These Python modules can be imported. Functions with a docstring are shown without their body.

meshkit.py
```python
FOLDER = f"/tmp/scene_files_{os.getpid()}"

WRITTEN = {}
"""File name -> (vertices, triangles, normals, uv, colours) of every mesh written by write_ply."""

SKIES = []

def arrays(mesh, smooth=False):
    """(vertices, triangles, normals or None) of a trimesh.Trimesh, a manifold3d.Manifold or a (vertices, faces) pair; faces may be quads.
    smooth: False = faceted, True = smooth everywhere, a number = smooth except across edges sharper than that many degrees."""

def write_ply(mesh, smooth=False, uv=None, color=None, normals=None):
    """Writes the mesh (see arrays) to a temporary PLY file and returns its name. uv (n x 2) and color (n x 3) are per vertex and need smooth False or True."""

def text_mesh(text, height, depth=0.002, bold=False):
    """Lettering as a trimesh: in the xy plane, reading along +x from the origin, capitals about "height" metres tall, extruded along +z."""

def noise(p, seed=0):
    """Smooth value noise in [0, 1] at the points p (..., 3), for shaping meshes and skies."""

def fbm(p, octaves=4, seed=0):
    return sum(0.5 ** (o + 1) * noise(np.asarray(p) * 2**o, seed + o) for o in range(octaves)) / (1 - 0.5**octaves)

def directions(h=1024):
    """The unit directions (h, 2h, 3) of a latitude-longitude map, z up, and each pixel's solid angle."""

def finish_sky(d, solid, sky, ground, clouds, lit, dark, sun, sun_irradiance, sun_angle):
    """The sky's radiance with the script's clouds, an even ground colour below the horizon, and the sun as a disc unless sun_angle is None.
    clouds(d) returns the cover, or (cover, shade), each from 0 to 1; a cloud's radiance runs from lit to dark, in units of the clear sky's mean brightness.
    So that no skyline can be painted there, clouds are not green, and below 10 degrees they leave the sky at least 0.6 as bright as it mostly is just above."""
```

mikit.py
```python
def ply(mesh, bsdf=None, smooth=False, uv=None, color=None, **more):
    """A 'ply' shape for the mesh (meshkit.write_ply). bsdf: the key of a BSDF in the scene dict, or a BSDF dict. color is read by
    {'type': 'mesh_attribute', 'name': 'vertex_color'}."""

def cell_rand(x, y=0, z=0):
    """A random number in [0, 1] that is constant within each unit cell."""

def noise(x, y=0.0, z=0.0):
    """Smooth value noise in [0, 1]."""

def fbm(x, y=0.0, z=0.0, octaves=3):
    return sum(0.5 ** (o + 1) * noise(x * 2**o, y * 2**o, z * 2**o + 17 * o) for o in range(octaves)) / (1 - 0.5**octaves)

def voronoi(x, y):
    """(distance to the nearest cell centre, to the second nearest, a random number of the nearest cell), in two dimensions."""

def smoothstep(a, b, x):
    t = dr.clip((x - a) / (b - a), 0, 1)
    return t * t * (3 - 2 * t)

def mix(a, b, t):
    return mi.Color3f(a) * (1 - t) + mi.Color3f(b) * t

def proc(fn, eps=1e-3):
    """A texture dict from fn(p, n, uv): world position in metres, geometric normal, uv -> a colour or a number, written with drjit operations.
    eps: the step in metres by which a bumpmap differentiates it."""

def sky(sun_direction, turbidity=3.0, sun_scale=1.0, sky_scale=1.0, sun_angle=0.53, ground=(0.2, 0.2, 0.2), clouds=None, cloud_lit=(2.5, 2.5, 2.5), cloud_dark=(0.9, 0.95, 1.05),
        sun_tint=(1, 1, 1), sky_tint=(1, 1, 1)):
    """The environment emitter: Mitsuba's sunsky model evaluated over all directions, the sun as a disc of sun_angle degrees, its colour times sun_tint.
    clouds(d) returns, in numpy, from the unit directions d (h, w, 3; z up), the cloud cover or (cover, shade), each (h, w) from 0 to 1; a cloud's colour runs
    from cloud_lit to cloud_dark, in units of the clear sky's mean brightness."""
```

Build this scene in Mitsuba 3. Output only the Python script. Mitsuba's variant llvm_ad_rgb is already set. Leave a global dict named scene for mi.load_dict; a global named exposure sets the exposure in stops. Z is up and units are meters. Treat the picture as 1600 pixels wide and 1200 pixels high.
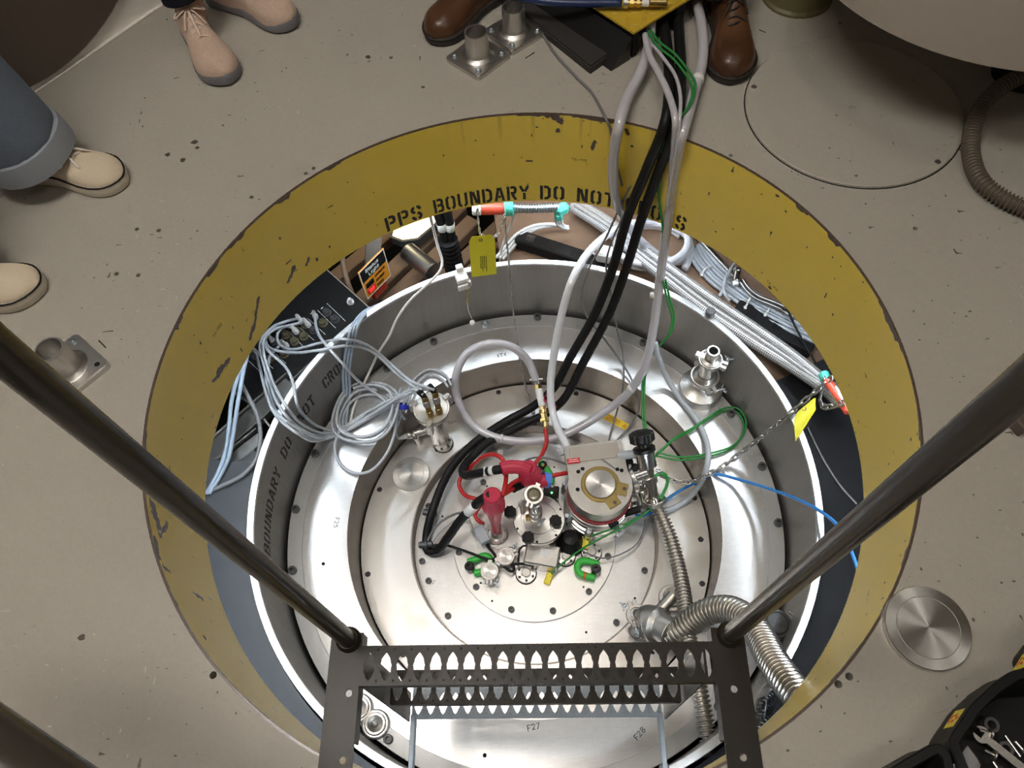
import math, random
import numpy as np
import trimesh, shapely, manifold3d
from shapely.geometry import Polygon, LineString, Point, box as sbox
from shapely import affinity
from shapely.ops import unary_union
import drjit as dr
import mitsuba as mi
import mikit, meshkit
from mikit import noise, fbm, smoothstep, mix, proc

scene, labels = {}, {}
T = mi.ScalarTransform4f

# ---------------------------------------------------------------- camera, lamps, exposure
CAM = np.array([-0.0244, -0.7209, 1.2599])
FWD, RIGHT, DOWN = np.array([0, .49252, -.87030]), np.array([.99626, -.07516, -.04253]), np.array([-.08636, -.86705, -.49068])
scene['camera'] = {'type': 'perspective', 'fov': 66.34, 'fov_axis': 'x', 'near_clip': 0.02, 'far_clip': 60,
                   'to_world': T().look_at(origin=CAM.tolist(), target=(CAM + FWD).tolist(), up=(-DOWN).tolist())}
exposure = 0.15
WARM, COOL = (1.0, .925, .83), (.84, .93, 1.0)
# ceiling panel lamps of the hall: centre, size, radiance
CEILING_LAMPS = [((-.85, -.25, 3.0), (.5, 1.2), 23.0), ((.9, -1.3, 3.0), (.5, 1.2), 6.0), ((.15, .85, 3.0), (.9, .3), 8.0)]
# LED strip segments under the lip of the opening: angles from, to, radiance
PIT_STRIPS = [(128, 232, 30.0), (238, 302, 28.0), (308, 412, 27.0), (54, 86, 14.0), (90, 124, 14.0)]  # the back pair is added to brighten the flange there
# work lamps hung below the floor slab: centre, aim, size, radiance, colour
PIT_LAMPS = [((-.42, 1.2, -.36), (-.1, .6, -.9), (.1, .2), 30.0, (1.0, .86, .55)), ((.25, 1.15, -.34), (.1, -.3, -.9), (.1, .4), 7.0, (1.0, .88, .74))]

# ---------------------------------------------------------------- helpers
def numbered(key):
    if key not in scene and key not in labels and not any(k.startswith(key + '__') for k in scene):
        return key
    i = 1
    while True:
        k = f'{key}_{i:03d}'
        if k not in scene and k not in labels:
            return k
        i += 1
COUNT = {}
def uniq(key):
    c = COUNT.get(key, 0)
    COUNT[key] = c + 1
    return key if c == 0 else f'{key}_{c:03d}'
def thing(name, label, cat, group=None, kind=None):
    k = uniq(name)
    labels[k] = {'label': label, 'category': cat}
    if group: labels[k]['group'] = group
    if kind: labels[k]['kind'] = kind
    return k
def struct(name):
    k = uniq(name)
    labels[k] = {'kind': 'structure'}
    return k
def ply(mesh, m, **k): return mikit.ply(mesh, 'mat_' + m, **k)
def part(parent, name, mesh, mat, smooth=30, label=None, uv=None, to=None, kind=None):
    k = uniq(parent + '__' + name)
    d = mesh if isinstance(mesh, dict) else ply(mesh, mat, smooth=smooth if uv is None else (True if smooth is True else False), uv=uv)
    if to is not None: d = {**d, 'to_world': T(np.asarray(to, float).tolist())}
    scene[k] = d
    if label: labels.setdefault(k, {})['label'] = label
    if kind: labels.setdefault(k, {})['kind'] = kind
    return k
def whole(key, mesh, mat, smooth=30, uv=None):
    scene[key] = ply(mesh, mat, smooth=smooth if uv is None else (True if smooth is True else False), uv=uv)
    return key
def solo(name, label, cat, mesh, mat, smooth=30, group=None, uv=None):
    return whole(thing(name, label, cat, group), mesh, mat, smooth, uv)

def TM(v, f): return trimesh.Trimesh(np.asarray(v, float), np.asarray(f, int), process=False)
def cat(*ms): return trimesh.util.concatenate([m for m in ms if m is not None])
def rotz(a):
    c, s = math.cos(a), math.sin(a)
    return np.array([[c, -s, 0, 0], [s, c, 0, 0], [0, 0, 1, 0], [0, 0, 0, 1.0]])
def trans(p):
    m = np.eye(4); m[:3, 3] = p
    return m
def frame(p, d, up=(0, 0, 1)):
    """matrix that takes local z to d, at p; local x lies as near up as can be"""
    d = np.asarray(d, float); d = d / np.linalg.norm(d)
    u = np.asarray(up, float)
    if abs(u @ d) > .98: u = np.array([0, 1.0, 0]) if abs(d[1]) < .9 else np.array([1.0, 0, 0])
    x = u - d * (u @ d); x /= np.linalg.norm(x)
    m = np.eye(4); m[:3, 0], m[:3, 1], m[:3, 2], m[:3, 3] = x, np.cross(d, x), d, p
    return m
def mv(mesh, m):
    mesh = mesh.copy(); mesh.apply_transform(np.asarray(m, float)); return mesh
def at(mesh, p, a=0): return mv(mesh, trans(p) @ rotz(math.radians(a)))

def lathe(prof, n=48, a0=0, a1=360, close=False):
    """revolve (r, z) points round z; profile runs so that outside is right of its direction upward"""
    prof = np.asarray(prof, float)
    full = abs(a1 - a0) >= 360
    m = n if full else n + 1
    a = np.radians(a0 + (a1 - a0) * np.arange(m) / n)
    k = len(prof)
    v = np.stack([prof[None, :, 0] * np.cos(a)[:, None], prof[None, :, 0] * np.sin(a)[:, None], np.broadcast_to(prof[None, :, 1], (m, k))], -1).reshape(-1, 3)
    f = []
    for i in range(n):
        j = (i + 1) % m
        for q in range(k if close else k - 1):
            w = (q + 1) % k
            A, B, C, D = i * k + q, j * k + q, j * k + w, i * k + w
            if prof[q, 0] > 1e-9: f.append((A, B, C) if prof[w, 0] > 1e-9 else (A, B, D))
            if prof[w, 0] > 1e-9: f.append((A, C, D))
    return TM(v, f)
def cyl(p0, p1, r, n=16, r1=None, b=0.0):
    p0, p1 = np.asarray(p0, float), np.asarray(p1, float)
    L = np.linalg.norm(p1 - p0); r1 = r if r1 is None else r1
    b = min(b, L / 3, r * .6)
    prof = [(0, 0), (r - b, 0), (r, b), (r1, L - b), (r1 - b, L), (0, L)] if b else [(0, 0), (r, 0), (r1, L), (0, L)]
    return mv(lathe(prof, n), frame(p0, p1 - p0))
def ringz(r0, r1, z0, z1, n=96, b=0.0):
    """annular slab"""
    if b: return lathe([(r0, z0), (r1, z0), (r1, z1 - b), (r1 - b, z1), (r0 + b, z1), (r0, z1 - b)], n, close=True)
    return lathe([(r0, z0), (r1, z0), (r1, z1), (r0, z1)], n, close=True)
def bx(sx, sy, sz, b=.002, c=(0, 0, 0)):
    """box of these sizes with chamfered edges, centred at c"""
    h = np.array([sx, sy, sz]) / 2
    b = min(b, h.min() * .6)
    pts = []
    for s in [(i, j, k) for i in (-1, 1) for j in (-1, 1) for k in (-1, 1)]:
        for q in range(3):
            d = h - b; d[q] = h[q]
            pts.append(np.array(s) * d)
    m = trimesh.Trimesh(np.array(pts) + np.asarray(c, float)).convex_hull
    return TM(m.vertices, m.faces)
def prism(poly, h, z=0):
    gs = getattr(poly, 'geoms', [poly])
    return at(cat(*[trimesh.creation.extrude_polygon(g, h, engine='earcut') for g in gs if g.area > 1e-9]), (0, 0, z))
def spline(pts, per=8, closed=False):
    p = np.asarray(pts, float)
    if len(p) < 3 and not closed: return p[0] + (p[1] - p[0]) * np.linspace(0, 1, per + 1)[:, None]
    q = np.vstack([p[-1], p, p[0], p[1]]) if closed else np.vstack([2 * p[0] - p[1], p, 2 * p[-1] - p[-2]])
    out = []
    m = len(p) if closed else len(p) - 1
    for i in range(m):
        a, b, c, d = q[i:i + 4]
        # centripetal Catmull-Rom
        t0 = 0; t1 = t0 + max(np.linalg.norm(b - a), 1e-6) ** .5; t2 = t1 + max(np.linalg.norm(c - b), 1e-6) ** .5; t3 = t2 + max(np.linalg.norm(d - c), 1e-6) ** .5
        t = np.linspace(t1, t2, per, endpoint=False)[:, None]
        A1 = (t1 - t) / (t1 - t0) * a + (t - t0) / (t1 - t0) * b; A2 = (t2 - t) / (t2 - t1) * b + (t - t1) / (t2 - t1) * c; A3 = (t3 - t) / (t3 - t2) * c + (t - t2) / (t3 - t2) * d
        B1 = (t2 - t) / (t2 - t0) * A1 + (t - t0) / (t2 - t0) * A2; B2 = (t3 - t) / (t3 - t1) * A2 + (t - t1) / (t3 - t1) * A3
        out.append((t2 - t) / (t2 - t1) * B1 + (t - t1) / (t2 - t1) * B2)
    if not closed: out.append(p[-1:])
    return np.vstack(out)
def resample(p, step):
    s = np.r_[0, np.cumsum(np.linalg.norm(np.diff(p, axis=0), axis=1))]
    n = max(2, int(round(s[-1] / step)) + 1)
    t = np.linspace(0, s[-1], n)
    return np.stack([np.interp(t, s, p[:, k]) for k in range(3)], 1)
def frames(p, closed=False):
    t = np.gradient(p, axis=0) if not closed else np.roll(p, -1, 0) - np.roll(p, 1, 0)
    t /= np.linalg.norm(t, axis=1, keepdims=True) + 1e-12
    u = np.array([0, 0, 1.0]) if abs(t[0, 2]) < .9 else np.array([1.0, 0, 0])
    a = np.zeros_like(p)
    for i in range(len(p)):
        u = u - t[i] * (u @ t[i]); u /= np.linalg.norm(u) + 1e-12
        a[i] = u
    return t, a, np.cross(t, a)
def sweep(p, r, n=8, cap=True, closed=False):
    """round tube of radius r (number or one per point) along the points p"""
    p = np.asarray(p, float)
    t, a, b = frames(p, closed)
    g = np.arange(n) * 2 * math.pi / n
    r = np.broadcast_to(r, (len(p),))
    v = (p[:, None] + r[:, None, None] * (np.cos(g)[None, :, None] * a[:, None] + np.sin(g)[None, :, None] * b[:, None])).reshape(-1, 3)
    m = len(p)
    i, j = np.meshgrid(np.arange(m if closed else m - 1), np.arange(n), indexing='ij')
    k = (i + 1) % m
    q = np.stack([i * n + j, i * n + (j + 1) % n, k * n + (j + 1) % n, k * n + j], -1).reshape(-1, 4)
    f = np.vstack([q[:, [0, 1, 2]], q[:, [0, 2, 3]]])
    if cap and not closed:
        v = np.vstack([v, p[0], p[-1]])
        jj = np.arange(n)
        f = np.vstack([f, np.stack([jj * 0 + m * n, (jj + 1) % n, jj], 1), np.stack([jj * 0 + m * n + 1, (m - 1) * n + jj, (m - 1) * n + (jj + 1) % n], 1)])
    return TM(v, f)
def sweep_uv(pts, r, n=16, step=.008, pitch=.012):
    """tube with u round it and v counting braid pitches along it"""
    p = resample(spline(pts, 10), step)
    t, a, b = frames(p)
    g = np.arange(n + 1) * 2 * math.pi / n
    v = (p[:, None] + r * (np.cos(g)[None, :, None] * a[:, None] + np.sin(g)[None, :, None] * b[:, None])).reshape(-1, 3)
    i, j = np.meshgrid(np.arange(len(p) - 1), np.arange(n), indexing='ij')
    q = np.stack([i * (n + 1) + j, i * (n + 1) + j + 1, (i + 1) * (n + 1) + j + 1, (i + 1) * (n + 1) + j], -1).reshape(-1, 4)
    uv = np.stack([np.tile(g / (2 * math.pi), len(p)), np.repeat(np.arange(len(p)) * step / pitch, n + 1)], 1)
    return TM(v, np.vstack([q[:, [0, 1, 2]], q[:, [0, 2, 3]]])), uv
def hose(pts, r, n=8, step=.012, per=10):
    return sweep(resample(spline(pts, per), step), r, n)
def bellows(pts, r, pitch=.006, depth=.22, n=20, per=12):
    """corrugated tube"""
    p = resample(spline(pts, per), pitch / 6)
    k = np.arange(len(p))
    rr = r * (1 - depth / 2 + depth / 2 * np.cos(k * 2 * math.pi / 6))
    return sweep(p, rr, n)
def loft(secs, cap=True):
    """secs: (m, n, 3) rings joined in order"""
    s = np.asarray(secs, float)
    m, n = s.shape[:2]
    i, j = np.meshgrid(np.arange(m - 1), np.arange(n), indexing='ij')
    q = np.stack([i * n + j, i * n + (j + 1) % n, (i + 1) * n + (j + 1) % n, (i + 1) * n + j], -1).reshape(-1, 4)
    f = np.vstack([q[:, [0, 1, 2]], q[:, [0, 2, 3]]])
    v = s.reshape(-1, 3)
    if cap:
        v = np.vstack([v, s[0].mean(0), s[-1].mean(0)])
        jj = np.arange(n)
        f = np.vstack([f, np.stack([jj * 0 + m * n, (jj + 1) % n, jj], 1), np.stack([jj * 0 + m * n + 1, (m - 1) * n + jj, (m - 1) * n + (jj + 1) % n], 1)])
    return TM(v, f)
def blob(joints, bones, cell=.02, it=8):
    """one smooth body from joints {name: (p, r)} and bones (pairs)"""
    ms = []
    for a, b in bones:
        pts = []
        for q in (a, b):
            c, r = joints[q]
            pts.append(trimesh.creation.icosphere(2, r).vertices + np.asarray(c))
        ms.append(manifold3d.Manifold.hull_points(np.vstack(pts)))
    m = manifold3d.Manifold.batch_boolean(ms, manifold3d.OpType.Add).refine_to_length(cell).to_mesh()
    tm = trimesh.Trimesh(m.vert_properties[:, :3], m.tri_verts)
    trimesh.smoothing.filter_taubin(tm, iterations=it)
    return tm
def disk_uv(mesh, c=(0, 0), k=1.0):
    v = mesh.vertices
    return np.stack([np.arctan2(v[:, 1] - c[1], v[:, 0] - c[0]) / (2 * math.pi), np.hypot(v[:, 0] - c[0], v[:, 1] - c[1]) * k + v[:, 2]], 1)
def lathe_uv(prof, n=64):
    """lathe whose faces carry u round and v along the profile (for turned, circularly brushed metal)"""
    prof = np.asarray(prof, float)
    k = len(prof); a = np.radians(np.arange(n + 1) * 360 / n)
    V, U, F = [], [], []
    for q in range(k - 1):
        o = len(V) * 2 * (n + 1)
        p2 = prof[q:q + 2].copy(); p2[:, 0] = np.maximum(p2[:, 0], 1e-5)
        v = np.stack([p2[None, :, 0] * np.cos(a)[:, None], p2[None, :, 0] * np.sin(a)[:, None], np.broadcast_to(p2[None, :, 1], (n + 1, 2))], -1).reshape(-1, 3)
        u = np.stack([np.repeat(a / (2 * math.pi), 2), np.tile([q, q + 1.0], n + 1)], 1)
        i = np.arange(n)
        f = np.vstack([np.stack([2 * i, 2 * i + 2, 2 * i + 3], 1), np.stack([2 * i, 2 * i + 3, 2 * i + 1], 1)]) + o
        V.append(v); U.append(u); F.append(f)
    return TM(np.vstack(V), np.vstack(F)), np.vstack(U)

# ---------------------------------------------------------------- lettering
_O = [[(2.4, 9.2), (1.5, 9), (.8, 8), (.8, 2), (1.5, 1), (2.4, .8)], [(3.6, 9.2), (4.5, 9), (5.2, 8), (5.2, 2), (4.5, 1), (3.6, .8)]]
STENCIL = {'B': [[(.8, 0), (.8, 10)], [(2.3, 9.2), (4.4, 9.2), (5.2, 8.4), (5.2, 6.2), (4.6, 5.2), (2.3, 5.2)], [(4.6, 5.2), (5.4, 4.2), (5.4, 1.7), (4.6, .8), (2.3, .8)]],
 'O': _O, 'U': [[(.8, 10), (.8, 2), (1.5, 1), (2.4, .8)], [(5.2, 10), (5.2, 2), (4.5, 1), (3.6, .8)]],
 'N': [[(.8, 0), (.8, 10)], [(2.0, 9.2), (4.0, .8)], [(5.2, 0), (5.2, 10)]], 'D': [[(.8, 0), (.8, 10)], [(2.3, 9.2), (3.8, 9.2), (5.2, 7.8), (5.2, 2.2), (3.8, .8), (2.3, .8)]],
 'A': [[(.6, 0), (2.5, 9.8)], [(5.4, 0), (3.5, 9.8)], [(2.3, 3), (3.7, 3)]],
 'R': [[(.8, 0), (.8, 10)], [(2.3, 9.2), (4.4, 9.2), (5.2, 8.4), (5.2, 6), (4.4, 5.1), (2.3, 5.1)], [(3.3, 4.2), (5.3, 0)]],
 'Y': [[(.6, 10), (2.5, 5.8)], [(5.4, 10), (3.5, 5.8)], [(3, 4.9), (3, 0)]], 'T': [[(.2, 9.2), (2.2, 9.2)], [(3.8, 9.2), (5.8, 9.2)], [(3, 10), (3, 0)]],
 'C': [_O[0], [(3.6, 9.2), (4.5, 9), (5.2, 8), (5.2, 6.8)], [(3.6, .8), (4.5, 1), (5.2, 2), (5.2, 3.2)]],
 'P': [[(.8, 0), (.8, 10)], [(2.3, 9.2), (4.4, 9.2), (5.2, 8.4), (5.2, 5.8), (4.4, 4.9), (2.3, 4.9)]],
 'S': [[(5.2, 7), (5.2, 8.2), (4.5, 9.1), (3.6, 9.2)], [(2.4, 9.2), (1.5, 9), (.8, 8), (.8, 6.8), (1.5, 5.8), (2.4, 5.3)], [(3.6, 4.9), (4.5, 4.3), (5.2, 3.3), (5.2, 2), (4.5, 1), (3.6, .8)], [(2.4, .8), (1.5, 1), (.8, 1.9), (.8, 3)]]}
def stencil(word):
    """polygons of a stencilled word, capitals 10 tall, each 7.6 apart"""
    return [affinity.translate(unary_union([LineString(s).buffer(.85, cap_style='flat', join_style='round', quad_segs=3) for s in STENCIL[ch]]), 7.6 * i) for i, ch in enumerate(word)]
def on_cylinder(polys, width, a0, a1, z0, h, r, depth=.0006):
    """wrap polygons of total width onto the inside of a cylinder from angle a0 to a1 (degrees), letters h tall from z0 up"""
    out = []
    for p in polys:
        for g in getattr(p, 'geoms', [p]):
            m = trimesh.creation.extrude_polygon(g.segmentize(1.0), 1.0, engine='earcut')
            v = m.vertices.copy()
            a = np.radians(a0 + (a1 - a0) * v[:, 0] / width)
            rr = r + .0002 - depth * v[:, 2]
            out.append(TM(np.stack([rr * np.cos(a), rr * np.sin(a), z0 + h * v[:, 1] / 10], 1), m.faces))
    return cat(*out)
def flat_text(text, h, p, ang, depth=.0006, bold=False, m=None):
    t = meshkit.text_mesh(text, h, depth, bold)
    return at(t, p, ang) if m is None else mv(t, m)
def text_on_cylinder(text, h, a0, z0, r):
    t = meshkit.text_mesh(text, h, .0005)
    v = t.vertices
    a = np.radians(a0) - v[:, 0] / r
    rr = r + .0001 - v[:, 2]
    return TM(np.stack([rr * np.cos(a), rr * np.sin(a), z0 + v[:, 1]], 1), t.faces)

# ---------------------------------------------------------------- materials
def pr(c, rough=.5, metal=0.0, spec=.5, **k):
    col = c if isinstance(c, dict) else {'type': 'rgb', 'value': list(c)}
    d = {'type': 'principled', 'base_color': col, 'roughness': rough, 'metallic': metal, **k}
    if not metal: d['specular'] = spec
    return {'type': 'twosided', 'bsdf': d}
def mat(name, *a, **k): scene['mat_' + name] = pr(*a, **k)

def f_floor(p, n, uv):
    x, y = p.x, p.y
    m = fbm(x * 3, y * 3, 0, 3)
    c = mix((.350, .329, .288), (.390, .368, .323), m)
    fine = noise(x * 260, y * 260, 3)
    c = c * (0.97 + .06 * fine)
    # scuffs: short thin dark strokes, and pale flecks
    s = noise(x * 55 + y * 20, y * 330 - x * 60, 5); k = noise(x * 7, y * 7, 9)
    c = mix(c, (.10, .085, .07), .55 * smoothstep(.945, .98, s) * smoothstep(.62, .8, k))
    d = noise(x * 95, y * 95, 11)
    c = mix(c, (.06, .05, .04), .8 * smoothstep(.955, .972, d) * smoothstep(.5, .7, noise(x * 5, y * 5, 2)))
    e = noise(x * 120, y * 120, 21)
    return mix(c, (.62, .60, .56), .6 * smoothstep(.955, .97, e) * smoothstep(.55, .75, noise(x * 4, y * 4, 6)))
CHIPS = [(137.40, (-0.5153, 0.4738, -0.2011)[2], 139.78, (-0.5345, 0.4520, -0.2247)[2], 0.0055), (147.02, (-0.5872, 0.3810, -0.1837)[2], 150.46, (-0.6090, 0.3451, -0.2324)[2], 0.0048), (150.46, (-0.6090, 0.3451, -0.2324)[2], 152.96, (-0.6235, 0.3182, -0.2517)[2], 0.0055), (133.92, (-0.4856, 0.5042, -0.2094)[2], 134.78, (-0.4931, 0.4969, -0.2213)[2], 0.0045), (132.35, (-0.4716, 0.5173, -0.2302)[2], 132.28, (-0.4709, 0.5179, -0.2336)[2], 0.004), (159.97, (-0.6576, 0.2398, -0.2234)[2], 163.09, (-0.6697, 0.2036, -0.2082)[2], 0.008), (163.31, (-0.6705, 0.2010, -0.2149)[2], 165.10, (-0.6765, 0.1800, -0.2030)[2], 0.0045), (128.83, (-0.4389, 0.5453, -0.2201)[2], 128.82, (-0.4388, 0.5454, -0.2227)[2], 0.0022), (137.62, (-0.5171, 0.4718, -0.0914)[2], 137.62, (-0.5171, 0.4718, -0.0937)[2], 0.002), (79.71, (0.1251, 0.6887, -0.0068)[2], 78.73, (0.1368, 0.6865, -0.0192)[2], 0.008), (78.96, (0.1341, 0.6870, -0.0461)[2], 78.89, (0.1349, 0.6869, -0.0499)[2], 0.0042), (71.84, (0.2181, 0.6651, -0.0724)[2], 72.14, (0.2147, 0.6663, -0.0931)[2], 0.0045), (65.95, (0.2853, 0.6392, -0.0192)[2], 65.62, (0.2889, 0.6376, -0.0295)[2], 0.0035), (64.63, (0.3000, 0.6325, -0.0627)[2], 64.49, (0.3015, 0.6318, -0.0642)[2], 0.003), (29.97, (0.6064, 0.3496, -0.2744)[2], 29.78, (0.6075, 0.3477, -0.2746)[2], 0.0035), (-165.28, (-0.6770, -0.1778, -0.0226)[2], -162.25, (-0.6667, -0.2134, -0.0421)[2], 0.011), (-160.75, (-0.6609, -0.2308, -0.0371)[2], -164.33, (-0.6740, -0.1891, -0.0856)[2], 0.005), (-159.24, (-0.6546, -0.2481, -0.0109)[2], -156.68, (-0.6428, -0.2771, -0.0039)[2], 0.008), (-155.17, (-0.6353, -0.2940, -0.0121)[2], -154.95, (-0.6341, -0.2964, -0.0382)[2], 0.003), (-153.78, (-0.6280, -0.3092, -0.1261)[2], -153.75, (-0.6278, -0.3096, -0.1705)[2], 0.0035), (-144.61, (-0.5707, -0.4054, -0.0581)[2], -144.37, (-0.5689, -0.4078, -0.0572)[2], 0.004), (35.42, (0.5704, 0.4057, -0.0171)[2], 35.04, (0.5731, 0.4019, -0.0153)[2], 0.003), (162.40, (-0.6672, 0.2117, -0.0973)[2], 162.44, (-0.6674, 0.2111, -0.1014)[2], 0.002)]
def f_yellow(p, n, uv):
    x, y, z = p.x, p.y, p.z
    th = dr.atan2(y, x)
    a = th * .7
    c = mix((.80, .595, .034), (.85, .65, .06), fbm(a * 4, z * 5, 0, 3))
    st = noise(a * 90, z * 3, 4)                                   # runs below the lip
    c = mix(c, (.40, .27, .02), .38 * smoothstep(.60, .9, st) * smoothstep(-.11, -.01, z) * smoothstep(.45, .2, dr.abs(th - 1.38)))
    j = ((noise(a * 220, z * 220, 1) - .5) * .8 + (noise(a * 90, z * 90, 2) - .5) * .9)
    w = mi.Float(0)
    for t0, z0, t1, z1, ra in CHIPS:
        pa, pz = (th - math.radians(t0)), z - z0
        pa = dr.select(pa > math.pi, pa - 2 * math.pi, dr.select(pa < -math.pi, pa + 2 * math.pi, pa)) * .7
        ba, bz = math.radians((t1 - t0 + 180) % 360 - 180) * .7, z1 - z0
        k = dr.clip((pa * ba + pz * bz) / (ba * ba + bz * bz + 1e-9), 0, 1)
        d = dr.sqrt(dr.square(pa - ba * k) + dr.square(pz - bz * k))
        w = dr.maximum(w, smoothstep(1.08, .95, d / ra + j))
    edge = .0012 + .0085 * smoothstep(.66, .86, noise(a * 22, 3.0, 7)) * (.3 + noise(a * 90, 0, 8)) + .004 * smoothstep(.5, 0.0, dr.abs(th + .42) * 2.2)
    w = dr.maximum(w, smoothstep(-edge - .002, -edge, z))
    sp = noise(a * 75, z * 75, 31)
    w = dr.maximum(w, smoothstep(.965, .975, sp))
    return mix(c, (.075, .045, .03), w)
def f_alu(p, n, uv):
    m = fbm(p.x * 5, p.y * 5, p.z * 5, 3)
    g = noise(p.x * 420, p.y * 60, p.z * 60) * noise(p.x * 60, p.y * 420, 5)
    return mix((.70, .70, .71), (.80, .80, .81), m) * (.93 + .14 * g)
def f_plate(p, n, uv):
    m = fbm(p.x * 6, p.y * 6, p.z * 6, 4)
    s = smoothstep(.60, .78, fbm(p.x * 9 + 4, p.y * 9, 3, 3))
    return mix(mix((.70, .69, .675), (.80, .79, .78), m), (.44, .38, .32), .35 * s)
def f_wall(p, n, uv):
    m = fbm(p.x * 7, p.y * 7, p.z * 9, 4)
    return mix((.20, .18, .158), (.30, .272, .243), m)
def f_drum(p, n, uv):
    a = dr.atan2(p.y, p.x)
    m = fbm(a * 9, p.z * 3, 0, 4) * .7 + .3 * noise(a * 200, p.z * 6, 0)
    return mix((.23, .222, .21), (.32, .308, .293), m)
def f_deck(p, n, uv):
    m = fbm(p.x * 3 + p.y * 8, p.y * 3 - p.x * 3, p.z * 4, 4)
    return mix((.17, .105, .068), (.26, .17, .115), m)
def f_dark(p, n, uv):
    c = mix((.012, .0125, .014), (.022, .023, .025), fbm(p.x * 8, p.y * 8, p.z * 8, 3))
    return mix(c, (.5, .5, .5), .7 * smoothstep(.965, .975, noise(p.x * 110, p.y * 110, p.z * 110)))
def f_denim(p, n, uv):
    w = noise(p.x * 900, p.y * 900, p.z * 300)
    return mix((.100, .125, .170), (.165, .200, .255), .5 * w + .5 * fbm(p.x * 9, p.y * 9, p.z * 5, 3))
def f_knit(p, n, uv):
    return mix((.42, .30, .235), (.60, .46, .37), noise(p.x * 500, p.y * 500, p.z * 500) * .6 + .4 * fbm(p.x * 20, p.y * 20, p.z * 20, 3))
def f_canvas(p, n, uv):
    return mix((.52, .43, .32), (.66, .57, .44), .4 * noise(p.x * 700, p.y * 700, p.z * 700) + .6 * fbm(p.x * 14, p.y * 14, p.z * 14, 4))
def f_leather(p, n, uv):
    return mix((.030, .013, .007), (.115, .048, .02), fbm(p.x * 13, p.y * 13, p.z * 13, 4))
def f_brownpaint(p, n, uv):
    return mix((.012, .0095, .0076), (.021, .0168, .0134), fbm(p.x * 18, p.y * 18, p.z * 18, 3))
def f_steel(p, n, uv):
    return mix((.50, .485, .46), (.68, .66, .635), fbm(p.x * 22, p.y * 22, p.z * 22, 4))
mat('floor_paint', proc(f_floor), .42, spec=.45)
mat('yellow_paint', proc(f_yellow), .30, spec=.7, clearcoat=1.0, clearcoat_gloss=.75)
mat('stencil_ink', (.018, .015, .012), .7)
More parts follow.
